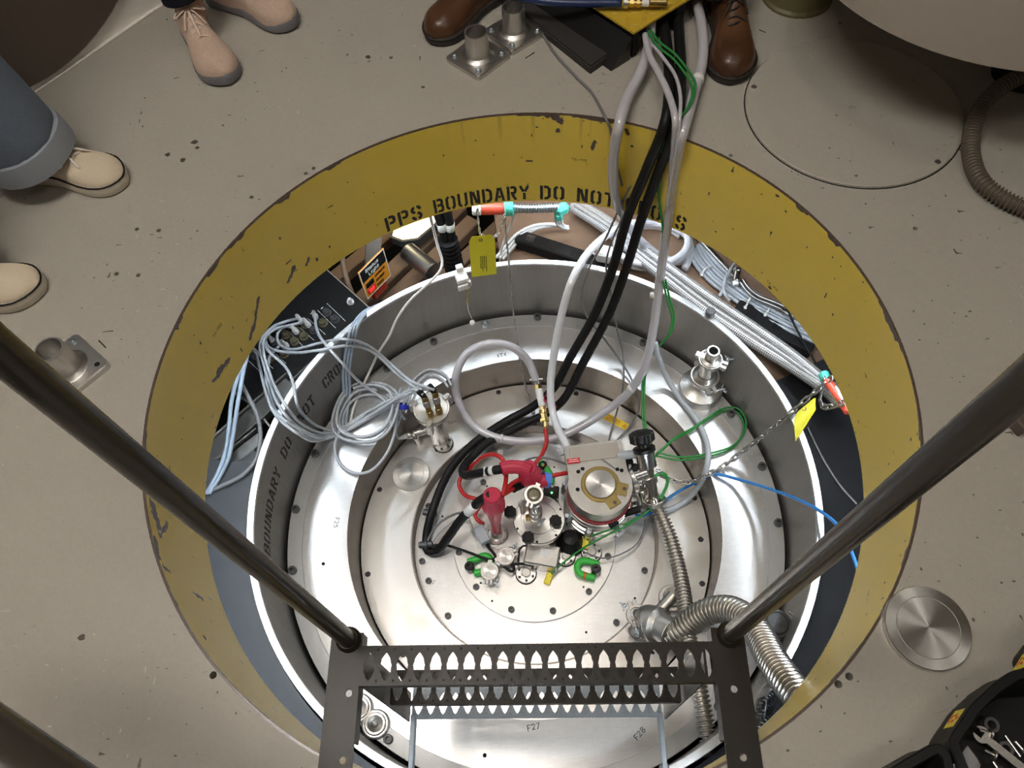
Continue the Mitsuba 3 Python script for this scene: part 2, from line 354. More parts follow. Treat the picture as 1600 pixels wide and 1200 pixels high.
mat('alu_face', proc(f_alu), .33, 1.0)
mat('alu_bright', (.62, .63, .64), .34, 1.0)
mat('plate_steel', proc(f_plate), .34, 1.0)
mat('well_steel', proc(f_wall), .42, .85)
mat('drum_steel', proc(f_drum), .48, .75)
mat('turned_steel', (.70, .69, .67), .36, 1.0, anisotropic=.8)
mat('steel', (.60, .595, .58), .26, 1.0)
mat('steel_worn', proc(f_steel), .38, 1.0)
mat('chrome', (.74, .72, .69), .12, 1.0)
mat('zinc', (.58, .64, .69), .34, 1.0)
mat('brass', (.72, .53, .20), .25, 1.0)
mat('dark_brass', (.42, .32, .13), .32, 1.0)
mat('bolt_steel', (.10, .10, .105), .42, .6)
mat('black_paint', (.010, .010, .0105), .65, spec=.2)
mat('connector_olive', (.13, .115, .07), .45, .4)
mat('black_gloss', (.012, .012, .013), .22)
mat('black_rubber', (.009, .009, .0095), .45, spec=.25)
mat('bellows_steel', (.60, .57, .52), .34, 1.0)
mat('groove_black', (.004, .004, .004), .9)
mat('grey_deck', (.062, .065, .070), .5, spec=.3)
mat('strip_alu', (.52, .53, .54), .48, 1.0)
mat('dark_metal', (.05, .052, .056), .4, .5)
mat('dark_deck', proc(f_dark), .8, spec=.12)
mat('brown_deck', proc(f_deck), .5, spec=.3)
mat('brown_paint', proc(f_brownpaint), .36, spec=.28)
mat('rail_paint', (.034, .028, .023), .22, spec=.6)
mat('pit_lit_paint', (.20, .225, .25), .42, .3)  # ladder metal with the cool pit light put into its colour
mat('cable_grey', (.42, .45, .49), .45)
mat('cable_blue_grey', (.34, .41, .50), .45)
mat('cable_white', (.72, .72, .71), .45)
mat('wire_grey', (.16, .16, .165), .5)
mat('clear_hose', (.47, .46, .50), .16, spec=.9, clearcoat=1.0)
mat('clear_hose_white', (.66, .67, .71), .16, spec=.9, clearcoat=1.0)
mat('wire_green', (.025, .22, .045), .4)
mat('wire_blue', (.03, .19, .52), .4)
mat('hose_blue', (.012, .028, .10), .35)
mat('hose_red', (.50, .025, .025), .35)
mat('boot_red', (.52, .03, .07), .38)
mat('tape_blue', (.08, .22, .72), .5)
mat('tape_teal', (.10, .62, .50), .5)
mat('tie_blue', (.02, .03, .42), .4)
mat('hoist_green', (.05, .46, .06), .35)
mat('orange_paint', (.62, .17, .03), .5)
mat('plastic_yellow', (.80, .66, .05), .4)
mat('tag_yellow', (.66, .62, .035), .55)
mat('label_white', (.78, .78, .77), .5)
mat('label_yellow', (.86, .64, .04), .5)
mat('maroon', (.22, .015, .02), .45)
mat('ceiling_paint', (.66, .64, .60), .7)
mat('label_red', (.55, .02, .03), .5)
mat('label_orange', (.92, .36, .03), .5)
mat('red_panel', (.75, .09, .05), .4)
mat('wall_white', (.80, .77, .73), .6)
mat('wall_dim', (.30, .285, .265), .7)
mat('brown_disc', (.085, .064, .052), .42)
mat('cream_paint', (.37, .33, .285), .45)
mat('olive_paint', (.13, .115, .05), .5)
mat('denim', proc(f_denim), .8, spec=.15)
mat('denim_cuff', (.27, .30, .34), .8, spec=.15)
mat('navy_cloth', (.012, .013, .022), .8, spec=.15)
mat('black_cloth', (.012, .010, .010), .8, spec=.15)
mat('shirt_cloth', (.20, .20, .21), .8, spec=.15)
mat('skin', (.42, .25, .17), .5)
mat('knit', proc(f_knit), .8, spec=.15)
mat('lace_tan', (.62, .49, .40), .7)
mat('sole_grey', (.17, .165, .18), .6)
mat('canvas', proc(f_canvas), .8, spec=.15)
mat('sole_cream', (.50, .45, .37), .5)
mat('lace_white', (.66, .62, .56), .7)
mat('leather', proc(f_leather), .34, spec=.5)
mat('sole_black', (.02, .018, .017), .6)
mat('hose_grey_brown', (.14, .115, .09), .45, .3)
def f_braid(p, n, uv):
    u, v = uv.x, uv.y
    w = dr.sin(6.2832 * (8 * u + v)) * dr.sin(6.2832 * (8 * u - v))
    return mix((.12, .12, .125), (.68, .68, .69), smoothstep(-.6, .3, w))
mat('braid_steel', proc(f_braid), .42, .45)
mat('tread_yellow', (.50, .34, .03), .4)
mat('plastic_clear', (.30, .30, .31), .2)
mat('rubber_mat', (.028, .026, .026), .6)
mat('lamp_housing', (.05, .05, .05), .5)

# ---------------------------------------------------------------- lamps
def lamp(name, label, c, d, size, rad, col, rim=.03):
    k = thing(name, label, 'lamp')
    m = frame(c, d)
    w, l = size
    part(k, 'housing', mv(bx(w + 2 * rim, l + 2 * rim, .03, .004, (0, 0, -.02)), m), 'lamp_housing')
    pane = TM(np.array([[-w / 2, -l / 2, 0], [w / 2, -l / 2, 0], [w / 2, l / 2, 0], [-w / 2, l / 2, 0]]), [[0, 1, 2], [0, 2, 3]])
    e = part(k, 'diffuser', mv(pane, m), 'label_white', smooth=False)
    scene[e]['emitter'] = {'type': 'area', 'radiance': {'type': 'rgb', 'value': [rad * x for x in col]}}
for i, (c, s, r) in enumerate(CEILING_LAMPS):
    lamp('ceiling_light', ['long ceiling panel light left of the pit', 'long ceiling panel light right of the pit', 'short ceiling panel light above the pit'][i], c, (0, 0, -1), s, r, WARM)
for i, (c, d, w, r, col) in enumerate(PIT_LAMPS):
    lamp('work_light', ['warm under-floor work light aimed at the back timbers', 'warm under-floor work light over the brown deck'][i], c, d, w, r, col, .012)
for i, (a0, a1, r) in enumerate(PIT_STRIPS):
    k = thing('strip_light', ['curved light strip under the lip left of the drum', 'curved light strip under the lip behind the ladder', 'curved light strip under the lip right of the drum', 'short light strip added to brighten the back flange, under the lip over the brown deck', 'short light strip added to brighten the back flange, under the lip over the timbers'][i], 'lamp')
    o, q = (.040, .045) if i > 2 else (0, 0)
    part(k, 'channel', lathe([(.735 + o, -.2862), (.735 + o, -.300), (.739 + o, -.300), (.739 + o, -.290), (.766 + o + q, -.290), (.766 + o + q, -.300), (.770 + o + q, -.300), (.770 + o + q, -.2862)], 48, a0, a1), 'lamp_housing')
    e = part(k, 'diffuser', lathe([(.740 + o, -.298), (.765 + o + q, -.298)], 48, a0, a1), 'label_white', smooth=False)
    scene[e]['emitter'] = {'type': 'area', 'radiance': {'type': 'rgb', 'value': [r * x for x in COOL]}}

# ---------------------------------------------------------------- the hall and the floor
def slab(x0, x1, y0, y1, z0, z1): return bx(x1 - x0, y1 - y0, z1 - z0, .001, ((x0 + x1) / 2, (y0 + y1) / 2, (z0 + z1) / 2))
HOLES = [(-0.5540, 0.5139, 0.0000), (-0.7940, 0.4504, 0.0000), (-0.7461, 0.4414, 0.0000), (-0.8175, 0.3330, 0.0000), (-0.7711, 0.3246, 0.0000), (-0.2497, 0.9330, 0.0000), (-0.1735, 0.8177, 0.0000), (-0.4383, 0.5705, 0.0000), (-0.4219, 0.5840, 0.0000), (-0.5255, -0.4791, 0.0000), (0.4419, -0.5605, 0.0000), (0.4229, -0.5699, 0.0000), (0.4931, 0.5141, 0.0000), (0.8157, 0.2714, 0.0000), (0.8460, 0.9169, 0.0000)]
fl = struct('floor')
poly = sbox(-3, -2.6, 3, 3.4).difference(Point(0, 0).buffer(.704, quad_segs=48))
for h in HOLES: poly = poly.difference(Point(h[:2]).buffer(.0048 if h[1] > -.2 else .0058, quad_segs=4))
part(fl, 'slab', prism(poly, .286, -.286), 'floor_paint')
for u, v, r, mt in [(*q[:2], r, m) for q, r, m in zip([(-0.306,0.943,0.000),(-0.703,0.699,0.000),(-0.693,0.680,0.000),(-0.759,0.666,0.000),(-0.721,0.645,0.000),(-0.745,-0.403,0.000)], (.0085, .0085, .005, .0065, .0075, .006), ('brown_disc',) * 6)]:
    rg_ = random.Random(int(1000 * (u + 5))); k_ = 9
    part(fl, 'rust_spot', prism(Polygon([(u + r * rg_.uniform(.5, 1.15) * math.cos(i * 2 * math.pi / k_), v + r * .8 * rg_.uniform(.5, 1.15) * math.sin(i * 2 * math.pi / k_)) for i in range(k_)]).buffer(.0006), .0006, 0), mt, smooth=False)
for a_, b_ in ([(-0.824,0.170,0.000),(-0.807,0.152,0.000)], [(0.076,0.888,0.000),(0.099,0.906,0.000)], [(0.648,0.917,0.000),(0.661,0.906,0.000)]):
    part(fl, 'pen_mark', hose([np.array(a_), np.array(b_)], .0014, 6), 'stencil_ink')
liner = part(fl, 'hole_lining', ringz(.70, .7039, -.286, 0.0008, 160), 'yellow_paint', label='yellow painted steel lining of the round opening')
for i, (wd, a0, a1) in enumerate([('PPS', 116.1, 108.0), ('BOUNDARY', 105.3, 84.9), ('DO', 82.6, 77.5), ('NOT', 74.8, 66.8), ('CROSS', 64.4, 51.2)]):
    part(liner, 'stencil_word', on_cylinder(stencil(wd), 7.6 * len(wd) - 1.6, a0, a1, -.2805, .0495, .70), 'stencil_ink', label=f'black stencilled word {wd}')
for t, u in [('T1-703', (76.20, (0.1670, 0.6798, -0.1378)[2])), ('T1-713', (159.55, (-0.6559, 0.2445, -0.1326)[2])), ('T1-704', (31.07, (0.5996, 0.3613, -0.2663)[2]))]:
    part(liner, 'handwriting', text_on_cylinder(t, .007, u[0], u[1], .70), 'stencil_ink')
for nm, b in [('wall_left', (-3.1, -3, -2.6, 3.4, 0, 3.2)), ('wall_right', (3, 3.1, -2.6, 3.4, 0, 3.2)), ('wall_back', (-3, 3, 3.4, 3.5, 0, 3.2)), ('wall_front', (-3, 3, -2.7, -2.6, 0, 3.2)), ('ceiling', (-3, 3, -2.6, 3.4, 3.05, 3.15))]:
    whole(struct(nm), slab(*b), 'ceiling_paint' if nm == 'ceiling' else 'wall_dim')
# the space under the slab
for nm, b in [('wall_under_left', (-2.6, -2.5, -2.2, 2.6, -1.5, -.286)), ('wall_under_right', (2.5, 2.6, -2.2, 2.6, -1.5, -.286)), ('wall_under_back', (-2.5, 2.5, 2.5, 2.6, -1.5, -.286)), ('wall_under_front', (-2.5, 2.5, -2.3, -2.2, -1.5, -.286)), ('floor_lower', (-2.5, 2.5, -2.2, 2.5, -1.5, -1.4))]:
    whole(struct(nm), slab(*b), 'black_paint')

# ---------------------------------------------------------------- decks round the drum
dk = struct('floor_deck_dark')
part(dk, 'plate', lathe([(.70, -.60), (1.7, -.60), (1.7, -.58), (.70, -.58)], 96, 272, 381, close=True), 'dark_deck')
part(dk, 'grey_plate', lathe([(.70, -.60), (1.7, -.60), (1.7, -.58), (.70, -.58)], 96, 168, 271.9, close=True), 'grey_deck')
part(dk, 'weld_bead', hose([(.86 * math.cos(math.radians(a)), .86 * math.sin(math.radians(a)), -.579) for a in range(196, 270, 4)], .004, 8), 'grey_deck', smooth=True)
dk = struct('floor_deck_brown')
part(dk, 'plate', lathe([(.73, -.68), (1.5, -.68), (1.5, -.62), (.73, -.62)], 48, 21, 92, close=True), 'brown_deck')

# ---------------------------------------------------------------- the vessel in the pit
ZE, ZG, ZH, ZJ = -.757, -.900, -.945, -.935
vs = thing('vacuum_vessel', 'large round stepped aluminium and steel vessel with bolted rings filling the pit', 'vessel')
dw = part(vs, 'drum_wall', lathe([(.672, -.95), (.672, -.5215), (.690, -.5215), (.690, -.95)], 160), 'drum_steel', label='grey drum wall with black stencilled warning')
part(vs, 'rim', ringz(.672, .6905, -.5215, -.5165, 160, .0015), 'alu_bright', label='bright machined rim of the drum')
part(vs, 'gap_floor', ringz(.655, .674, -.86, -.84, 96), 'groove_black')
fr = part(vs, 'outer_flange', lathe([(.502, -.79), (.662, -.79), (.662, ZE), (.502, ZE)], 160, close=True), 'alu_face', label='bright brushed aluminium flange ring')
part(fr, 'edge_strip', ringz(.622, .6618, ZE, ZE + .003, 160, .001), 'strip_alu')
part(vs, 'well_wall', lathe([(.498, -.93), (.502, ZE - .001)], 160), 'well_steel', label='stained steel wall of the inner well')
part(vs, 'groove', ringz(.488, .499, -.93, -.915, 128), 'groove_black')
ip = part(vs, 'inner_plate', lathe([(.349, -.975), (.349, ZG), (.4945, ZG), (.4945, -.975)], 160), 'plate_steel', label='smooth steel ring plate of the inner well')
part(ip, 'recess_wall', lathe([(.347, -.975), (.349, ZG + .001), (.353, ZG + .001)], 128), 'well_steel')
rp = part(vs, 'recess_plate', ringz(.225, .347, -.975, ZH, 128), 'alu_face')
cp = part(vs, 'centre_plate', lathe([(.234, ZH - .01), (.234, ZJ - .001), (.233, ZJ), (0, ZJ)], 128), 'plate_steel', label='round centre plate carrying the pump and feedthroughs')
SOCK = ply(lathe([(0, .004), (.0052, .004), (.0056, .013), (.0098, .013), (.011, .0118), (.011, 0)], 16), 'bolt_steel', smooth=30)
SOCK_Z = ply(lathe([(0, .004), (.0052, .004), (.0056, .013), (.0098, .013), (.011, .0118), (.011, 0)], 16), 'zinc', smooth=30)
FLUSH = ply(lathe([(0, .0004), (.0032, .0004), (.0036, .0022), (.0062, .0022), (.0068, .0006), (.0076, .0005), (.0079, 0)], 16), 'dark_metal', smooth=30)
HOLE = ply(lathe([(0, .0006), (.0046, .0006), (.0046, 0)], 12), 'groove_black', smooth=False)
for q in [(-0.252,0.588,-0.754),(0.072,0.645,-0.754),(0.380,0.519,-0.754),(0.590,0.257,-0.754),(0.639,0.089,-0.754),(0.644,-0.073,-0.754),(-0.395,0.507,-0.754),(-0.599,0.245,-0.754),(-0.644,0.082,-0.754),(-0.642,-0.088,-0.754),(-0.388,-0.515,-0.754),(0.397,-0.506,-0.754),(0.226,0.602,-0.754),(0.560,0.400,-0.754)]: part(fr, 'bolt', SOCK, None, to=trans(q))
part(fr, 'bolt', SOCK_Z, None, to=trans((-0.0915, 0.6354, -0.7540)))
for q in [(-0.563,-0.075,-0.757),(-0.595,-0.249,-0.757),(-0.163,-0.567,-0.757)]: part(fr, 'tapped_hole', HOLE, None, to=trans(q))
for q in [(-0.069,0.476,-0.900),(0.173,0.447,-0.900),(-0.443,0.182,-0.900),(-0.474,-0.070,-0.900),(0.474,0.071,-0.900),(0.468,-0.053,-0.900),(0.448,-0.177,-0.900),(-0.376,-0.296,-0.900),(-0.281,-0.378,-0.900),(0.369,0.268,-0.900)]: part(ip, 'bolt', FLUSH, None, to=trans(q))
for q in [(-0.270,0.293,-0.900),(0.284,-0.346,-0.900)]: part(ip, 'tapped_hole', HOLE, None, to=trans(q))
for q in [(-0.304,0.132,-0.945),(-0.326,-0.034,-0.945),(-0.257,-0.195,-0.945),(0.204,-0.252,-0.945),(0.303,-0.116,-0.945),(-0.309,-0.092,-0.945)]: part(rp, 'bolt', SOCK, None, to=trans(q) @ np.diag([.8, .8, .8, 1]))
for q in [(-0.264,0.098,-0.945),(0.265,-0.190,-0.945),(0.119,-0.270,-0.945)]: part(rp, 'tapped_hole', HOLE, None, to=trans(q) @ np.diag([.7, .7, 1, 1]))
for q in [(-0.136,0.190,-0.935),(-0.219,-0.020,-0.935),(-0.174,-0.124,-0.935),(-0.080,-0.195,-0.935),(0.034,-0.208,-0.935),(0.139,-0.164,-0.935),(0.205,-0.069,-0.935)]: part(cp, 'bolt', SOCK, None, to=trans(q) @ np.diag([.8, .8, .7, 1]))
for q in [(-0.126,0.177,-0.935),(-0.161,-0.113,-0.935),(-0.132,-0.166,-0.935),(0.081,0.220,-0.935),(0.126,-0.149,-0.935)]: part(cp, 'tapped_hole', HOLE, None, to=trans(q) @ np.diag([.6, .6, 1, 1]))
for wd, a0, a1 in [('BOUNDARY', -173.0, -192.5), ('DO', -195.8, -200.0), ('NOT', -205.0, -211.5), ('CROSS', -215.5, -225)]:
    part(dw, 'stencil_word', on_cylinder(stencil(wd), 7.6 * len(wd) - 1.6, a0, a1, -.640, .048, .672), 'stencil_ink', label=f'black stencilled word {wd}')
for t, h, q, a in [('F27', .013, (-0.0592, -0.5238, -0.7570), 8), ('F28', .013, (0.1943, -0.5647, -0.7570), 40), ('F23', .011, (-0.0355, 0.5312, -0.7570), 188), ('T104', .008, (-0.2323, 0.3784, -0.9000), 12), ('T27', .008, (-0.3054, -0.1066, -0.9450), 30), ('F25', .012, (-0.5357, 0.0527, -0.7570), 262), ('T1-704', .007, (0.2107, 0.6344, -0.5165), -12)]:
    part(fr, 'handwriting', flat_text(t, h, (q[0], q[1], q[2] + .0004 + (.003 if False else 0)), a, .0004), 'stencil_ink', smooth=False)

# ---------------------------------------------------------------- ladder
lad = thing('step_ladder', 'dark brown steel ladder with perforated treads and two grab rails at the pit edge', 'ladder')
LA = math.radians(-4.06)
LSC = .9235
LM = trans(CAM) @ np.diag([LSC, LSC, LSC, 1]) @ trans(-CAM) @ trans((-.3382, -.4217, 0)) @ rotz(LA)
def lens(w, h):
    n = 9
    r = [(w / 2 * math.sin(math.pi * i / n) ** .75 * (1 if i % 2 else .88), -h / 2 + h * i / n) for i in range(n + 1)]
    return Polygon([(-x, y) for x, y in r] + [(x, y) for x, y in reversed(r)]).buffer(0)
def tread(x0, x1, y0, z, d, nh, mat_, label):
    """one perforated tread, its far edge at y0 in the ladder's frame"""
    w = x1 - x0
    pl = sbox(x0, y0 - d, x1, y0)
    for i in range(nh):
        pl = pl.difference(affinity.translate(lens(.0205, d * .72), x0 + w * (i + .5) / nh, y0 - d * .53))
    m = prism(pl, .0025, z - .0025)
    fl1 = bx(w, .0025, .024, .0008, ((x0 + x1) / 2, y0 - .00125, z - .013))
    fl2 = bx(w, .0025, .024, .0008, ((x0 + x1) / 2, y0 - d + .00125, z - .013))
    k = part(lad, 'tread', mv(cat(m, fl1, fl2), LM), mat_, smooth=20, label=label)
    dots = [mv(lathe([(.0022, 0), (.0016, .0014), (0, .0016)], 8), trans((x0 + w * (i + 1) / nh, y0 - d * f, z))) for i in range(nh - 1) for f in (.10, .88)]
    part(k, 'grip_buttons', mv(cat(*dots), LM), mat_, kind='stuff')
tread(.024, .612, -.010, -.100, .064, 21, 'brown_paint', 'top perforated tread')
tread(.030, .590, -.008, -.350, .064, 20, 'brown_paint', 'second perforated tread')
tread(.034, .584, -.004, -.600, .064, 20, 'pit_lit_paint', 'lowest tread, cool pit light put into its blue grey colour')
for x in (.0215, .6145):
    part(lad, 'side_rail', mv(bx(.004, .062, .54, .001, (x if x < .3 else x - .018, -.040, -.372)), LM), 'brown_paint')
for x, nm in ((0, 'left'), (.641, 'right')):
    pl = sbox(-.030, -.56, .024, .012)
    for y in (-.085, -.185, -.285): pl = pl.difference(Point(.008 if x < .3 else -.004, y).buffer(.0058))
    b = cat(prism(pl, .004, -.104), bx(.004, .172, .034, .001, (-.028, -.074, -.12)), bx(.004, .172, .034, .001, (.022, -.074, -.12)))
    part(lad, 'landing_bar', mv(b, LM @ trans((x, 0, 0))), 'brown_paint', smooth=20)
    base = np.array([x, 0, -.10])
    top = np.linalg.inv(LM) @ np.array([*((-0.3520, -0.4286, 0.8440) if nm == 'left' else (0.2898, -0.5075, 0.8260)), 1]); dr_ = (top[:3] - base) / (top[2] - base[2])
    pts = [base + dr_ * z for z in (0, .3, .6, .9, 1.12)] + [base + dr_ * 1.17 + (0, -.02, .0), base + dr_ * 1.22 + (0, -.08, .0), base + dr_ * 1.22 + (0, -.25, .0), base + dr_ * 1.19 + (0, -.36, 0), base + (0, -.40, 1.05), base + (0, -.40, .5), base + (0, -.40, .0)]
    gr = part(lad, 'grab_rail', mv(hose(pts, .0148, 24, .02), LM), 'rail_paint', smooth=True)
    part(gr, 'weld_collar', mv(lathe([(.0148, 0), (.0215, .0), (.0215, .004), (.0165, .010), (.0148, .010)], 24), LM @ trans(base)), 'brown_paint')
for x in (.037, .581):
    part(lad, 'lower_bar', mv(bx(.010, .115, .028, .001, (x, -.118, -.612)), LM), 'pit_lit_paint')  # tinted like the lowest tread for the cool pit light
part(lad, 'foot_bolt', mv(cyl((.581, -.168, -.640), (.581, -.168, -.600), .009, 12, b=.002), LM), 'bolt_steel')
gp = solo('guard_rail', 'dark steel guard rail pipe crossing the bottom left corner of the picture', 'rail', hose([(-0.774,-0.435,0.620),(-0.489,-0.613,0.620),(-0.364,-0.690,0.620),(-0.185,-0.798,0.620)], .030, 24, .03), 'rail_paint', smooth=True)

# ---------------------------------------------------------------- fittings in the pit
V = lambda *a: np.asarray(a, float)
def clamp_mesh(r, h=.012):
    """hinged clamp ring round local z with its lugs on +x"""
    ring = lathe([(r * .72, -h * .5), (r * .95, -h * .5), (r, -h * .3), (r, h * .3), (r * .95, h * .5), (r * .72, h * .5)], 32, close=True)
    lug = cat(bx(r * .55, r * .28, h * .9, .0008, (r * 1.12, r * .22, 0)), bx(r * .55, r * .28, h * .9, .0008, (r * 1.12, -r * .22, 0)), bx(r * .4, r * .5, h * .9, .0008, (-r * 1.05, 0, 0)))
    return cat(ring, lug)
def wing_mesh(r):
    """clamp screw with wing nut, along local y beside the ring"""
    m = cat(cyl((r * 1.22, -r * .5, 0), (r * 1.22, r * .95, 0), .0022, 8), cyl((r * 1.22, r * .55, 0), (r * 1.22, r * .8, 0), .0055, 10))
    for s in (-1, 1):
        m = cat(m, mv(bx(.011, .004, .008, .0008), trans((r * 1.22 + s * .008, r * .85, 0)) @ rotz(s * .7)))
    return m
def add_clamp(parent, p, axis, r, up=(0, 1, 0), h=.012, mat_='steel_worn'):
    m = frame(p, axis, up)
    k = part(parent, 'clamp', mv(clamp_mesh(r, h), m), mat_)
    part(k, 'wing_nut', mv(wing_mesh(r), m), 'zinc')
    return k
def turned(parent, name, prof, p, mat_='turned_steel', n=64, axis=None, label=None):
    m, uv = lathe_uv(prof, n)
    return part(parent, name, mv(m, trans(p) if axis is None else frame(p, axis)), mat_, uv=uv, label=label)
def cf_flange(name, label, p, r, nb=6, capz=.004, hub=.5, a0=0, group=None):
    k = thing(name, label, 'flange', group)
    turned(k, 'disc', [(r, 0), (r, .010), (r * .97, .011), (r * hub, .011), (r * hub, .011 + capz), (0, .011 + capz)], p, 'steel', n=48)
    part(k, 'gasket', at(lathe([(r * .9, .0002), (r * 1.06, .0002), (r * 1.06, .0035), (r * .9, .0035)], 40, close=True), p), 'black_rubber')
    part(k, 'centre_cap', at(lathe([(r * .46, .0145), (r * .46, .0165), (r * .40, .018), (0, .018)], 24), p), 'steel_worn')
    for i in range(nb):
        a = a0 + 2 * math.pi * i / nb
        q = V(*p) + (r * .76 * math.cos(a), r * .76 * math.sin(a), .011)
        part(k, 'bolt', cyl(q, q + (0, 0, .004), .0036, 8, b=.0006), 'dark_metal')
    return k

# the turbo pump
p0, p1 = V(*(0.1927, 0.0788, -0.7520)), V(*(0.1882, 0.1952, -0.7520))
ax = (p1 - p0) / np.linalg.norm(p1 - p0); ang = math.degrees(math.atan2(ax[1], ax[0])) - 90
pc = V(p0[0], p0[1], 0)
tp = thing('turbo_pump', 'round silver vacuum pump with a boxy head and brass ring beside the black-knobbed pot', 'pump')
hx = .082
head = unary_union([Point(0, 0).buffer(.088, quad_segs=20), sbox(-hx, 0, hx, .128)])
def inset(poly, z0, z1, b=.003):
    return cat(prism(poly, z1 - z0 - b, z0), prism(poly.buffer(-b), b, z1 - b))
part(tp, 'head', at(inset(head, -.802, -.752), pc, ang), 'steel_worn', label='steel head with a flat cover panel')
part(tp, 'cover_panel', at(bx(.136, .046, .004, .0008, (0, .096, -.751)), pc, ang), 'cream_paint', label='pale cover panel at the back of the head')
part(tp, 'red_label', at(bx(.036, .015, .0012, .0002, (-.062, .078, -.7486)), pc, ang), 'label_red')
part(tp, 'label_print', mv(cat(bx(.026, .0016, .0004, .0001, (-.062, .081, 0)), bx(.030, .0016, .0004, .0001, (-.062, .0755, 0))), trans((*pc[:2], -.7478)) @ rotz(math.radians(ang))), 'label_white', smooth=False)
part(tp, 'brass_ring', at(lathe([(.042, -.754), (.053, -.754), (.053, -.749), (.0515, -.7475), (.044, -.7475), (.042, -.749)], 64, close=True), pc), 'dark_brass')
turned(tp, 'end_disc', [(.0415, -.752), (.0415, -.7465), (.040, -.7455), (0, -.7455)], pc)
for a in (-22, -66):
    k = part(tp, 'brass_lug', at(bx(.030, .036, .007, .001, (.060, 0, -.749)), pc, ang + a), 'dark_brass')
    part(k, 'screw', at(cyl((.066, .002, -.746), (.066, .002, -.744), .0055, 12, b=.0006), pc, ang + a), 'chrome')
for a, rr in ((128, .066), (140, .070), (35, .066), (27, .073), (186, .064), (-130, .07), (-95, .068)):
    q = pc + (rr * math.cos(math.radians(a + ang)), rr * math.sin(math.radians(a + ang)), -.752)
    part(tp, 'screw', cyl(q, q + (0, 0, .0012), .0055, 12), 'groove_black' if a > 0 else 'steel')
part(tp, 'neck', at(lathe([(.084, -.818), (.086, -.802)], 64), pc), 'steel')
part(tp, 'red_band', at(lathe([(.090, -.825), (.0912, -.824), (.0912, -.820), (.090, -.819), (.080, -.818)], 64), pc), 'maroon', label='thin red band round the pump')
part(tp, 'flange_stack', at(lathe([(.086, -.935), (.098, -.934), (.098, -.906), (.091, -.904), (.091, -.898), (.096, -.896), (.096, -.886), (.089, -.884), (.089, -.872), (.0925, -.870), (.0925, -.860), (.088, -.858), (.088, -.842), (.093, -.840), (.093, -.832), (.088, -.830), (.088, -.826)], 64), pc), 'steel')
for a in (-155, -112, -60, -20, 30, 150):
    q = pc + (.102 * math.cos(math.radians(a)), .102 * math.sin(math.radians(a)), 0)
    m = trans(q) @ rotz(math.radians(a))
    k = part(tp, 'claw_clamp', mv(cat(bx(.020, .024, .040, .003, (0, 0, -.892)), bx(.024, .018, .008, .002, (-.004, 0, -.868))), m), 'zinc', label='bluish claw clamp')
    part(k, 'bolt', mv(cyl((.003, 0, -.872), (.003, 0, -.852), .0075, 6, b=.001), m), 'zinc')
part(tp, 'connector', cyl((0.2565, 0.0201, -0.8400), (0.3000, 0.0238, -0.8200), .010, 14, b=.002), 'black_rubber')
part(tp, 'connector', cyl((0.2108, -0.0114, -0.8400), (0.2331, -0.0001, -0.8300), .011, 14, b=.002), 'black_rubber')
part(tp, 'side_port', cyl((0.2606, 0.0709, -0.8000), (0.2763, 0.0562, -0.8000), .013, 16, b=.002), 'steel_worn')

# valve with the black knob
va = thing('angle_valve', 'chrome hand valve with black knurled knob right of the turbo pump', 'valve')
q0, q1 = V(*(0.3450, 0.0405, -0.8300)), V(*(0.3191, 0.1745, -0.7050))
d = q1 - q0; L = np.linalg.norm(d); d /= L
m = frame(q0, d)
part(va, 'body', mv(lathe([(0, 0), (.030, 0), (.030, .012), (.015, .014), (.015, L * .33), (.020, L * .34), (.020, L * .42), (.014, L * .44), (.016, L * .56), (.026, L * .60), (.026, L * .84), (.021, L * .85), (.021, L * .89), (0, L * .89)], 32), m), 'chrome')
part(va, 'collar', mv(lathe([(.027, L * .845), (.031, L * .85), (.031, L * .90), (.018, L * .92), (.016, L * 1.02)], 24), m), 'black_gloss')
kn = lathe([(.012, L * 1.0), (.030, L * 1.0), (.034, L * 1.02), (.034, L * 1.12), (.031, L * 1.14), (.012, L * 1.13), (0, L * 1.13)], 48)
kv = kn.vertices.copy(); rr = np.hypot(kv[:, 0], kv[:, 1]); aa = np.arctan2(kv[:, 1], kv[:, 0])
kv[:, :2] *= np.where(rr > .029, 1 + .045 * np.sign(np.cos(aa * 12)), 1)[:, None]
part(va, 'knob', mv(TM(kv, kn.faces), m), 'black_gloss', smooth=False)
add_clamp(va, q0 + d * .006, d, .034)
part(va, 'side_port', cyl(q0 + d * L * .52, q0 + d * L * .52 + V(-.055, -.01, -.02), .018, 24, b=.002), 'steel')
add_clamp(va, q0 + d * L * .52 + V(-.04, -.008, -.015), (-1, -.2, -.3), .027)
part(va, 'screw', cyl((0.3499, 0.1050, -0.7500), (0.3615, 0.1001, -0.7500), .005, 8, b=.001), 'zinc')
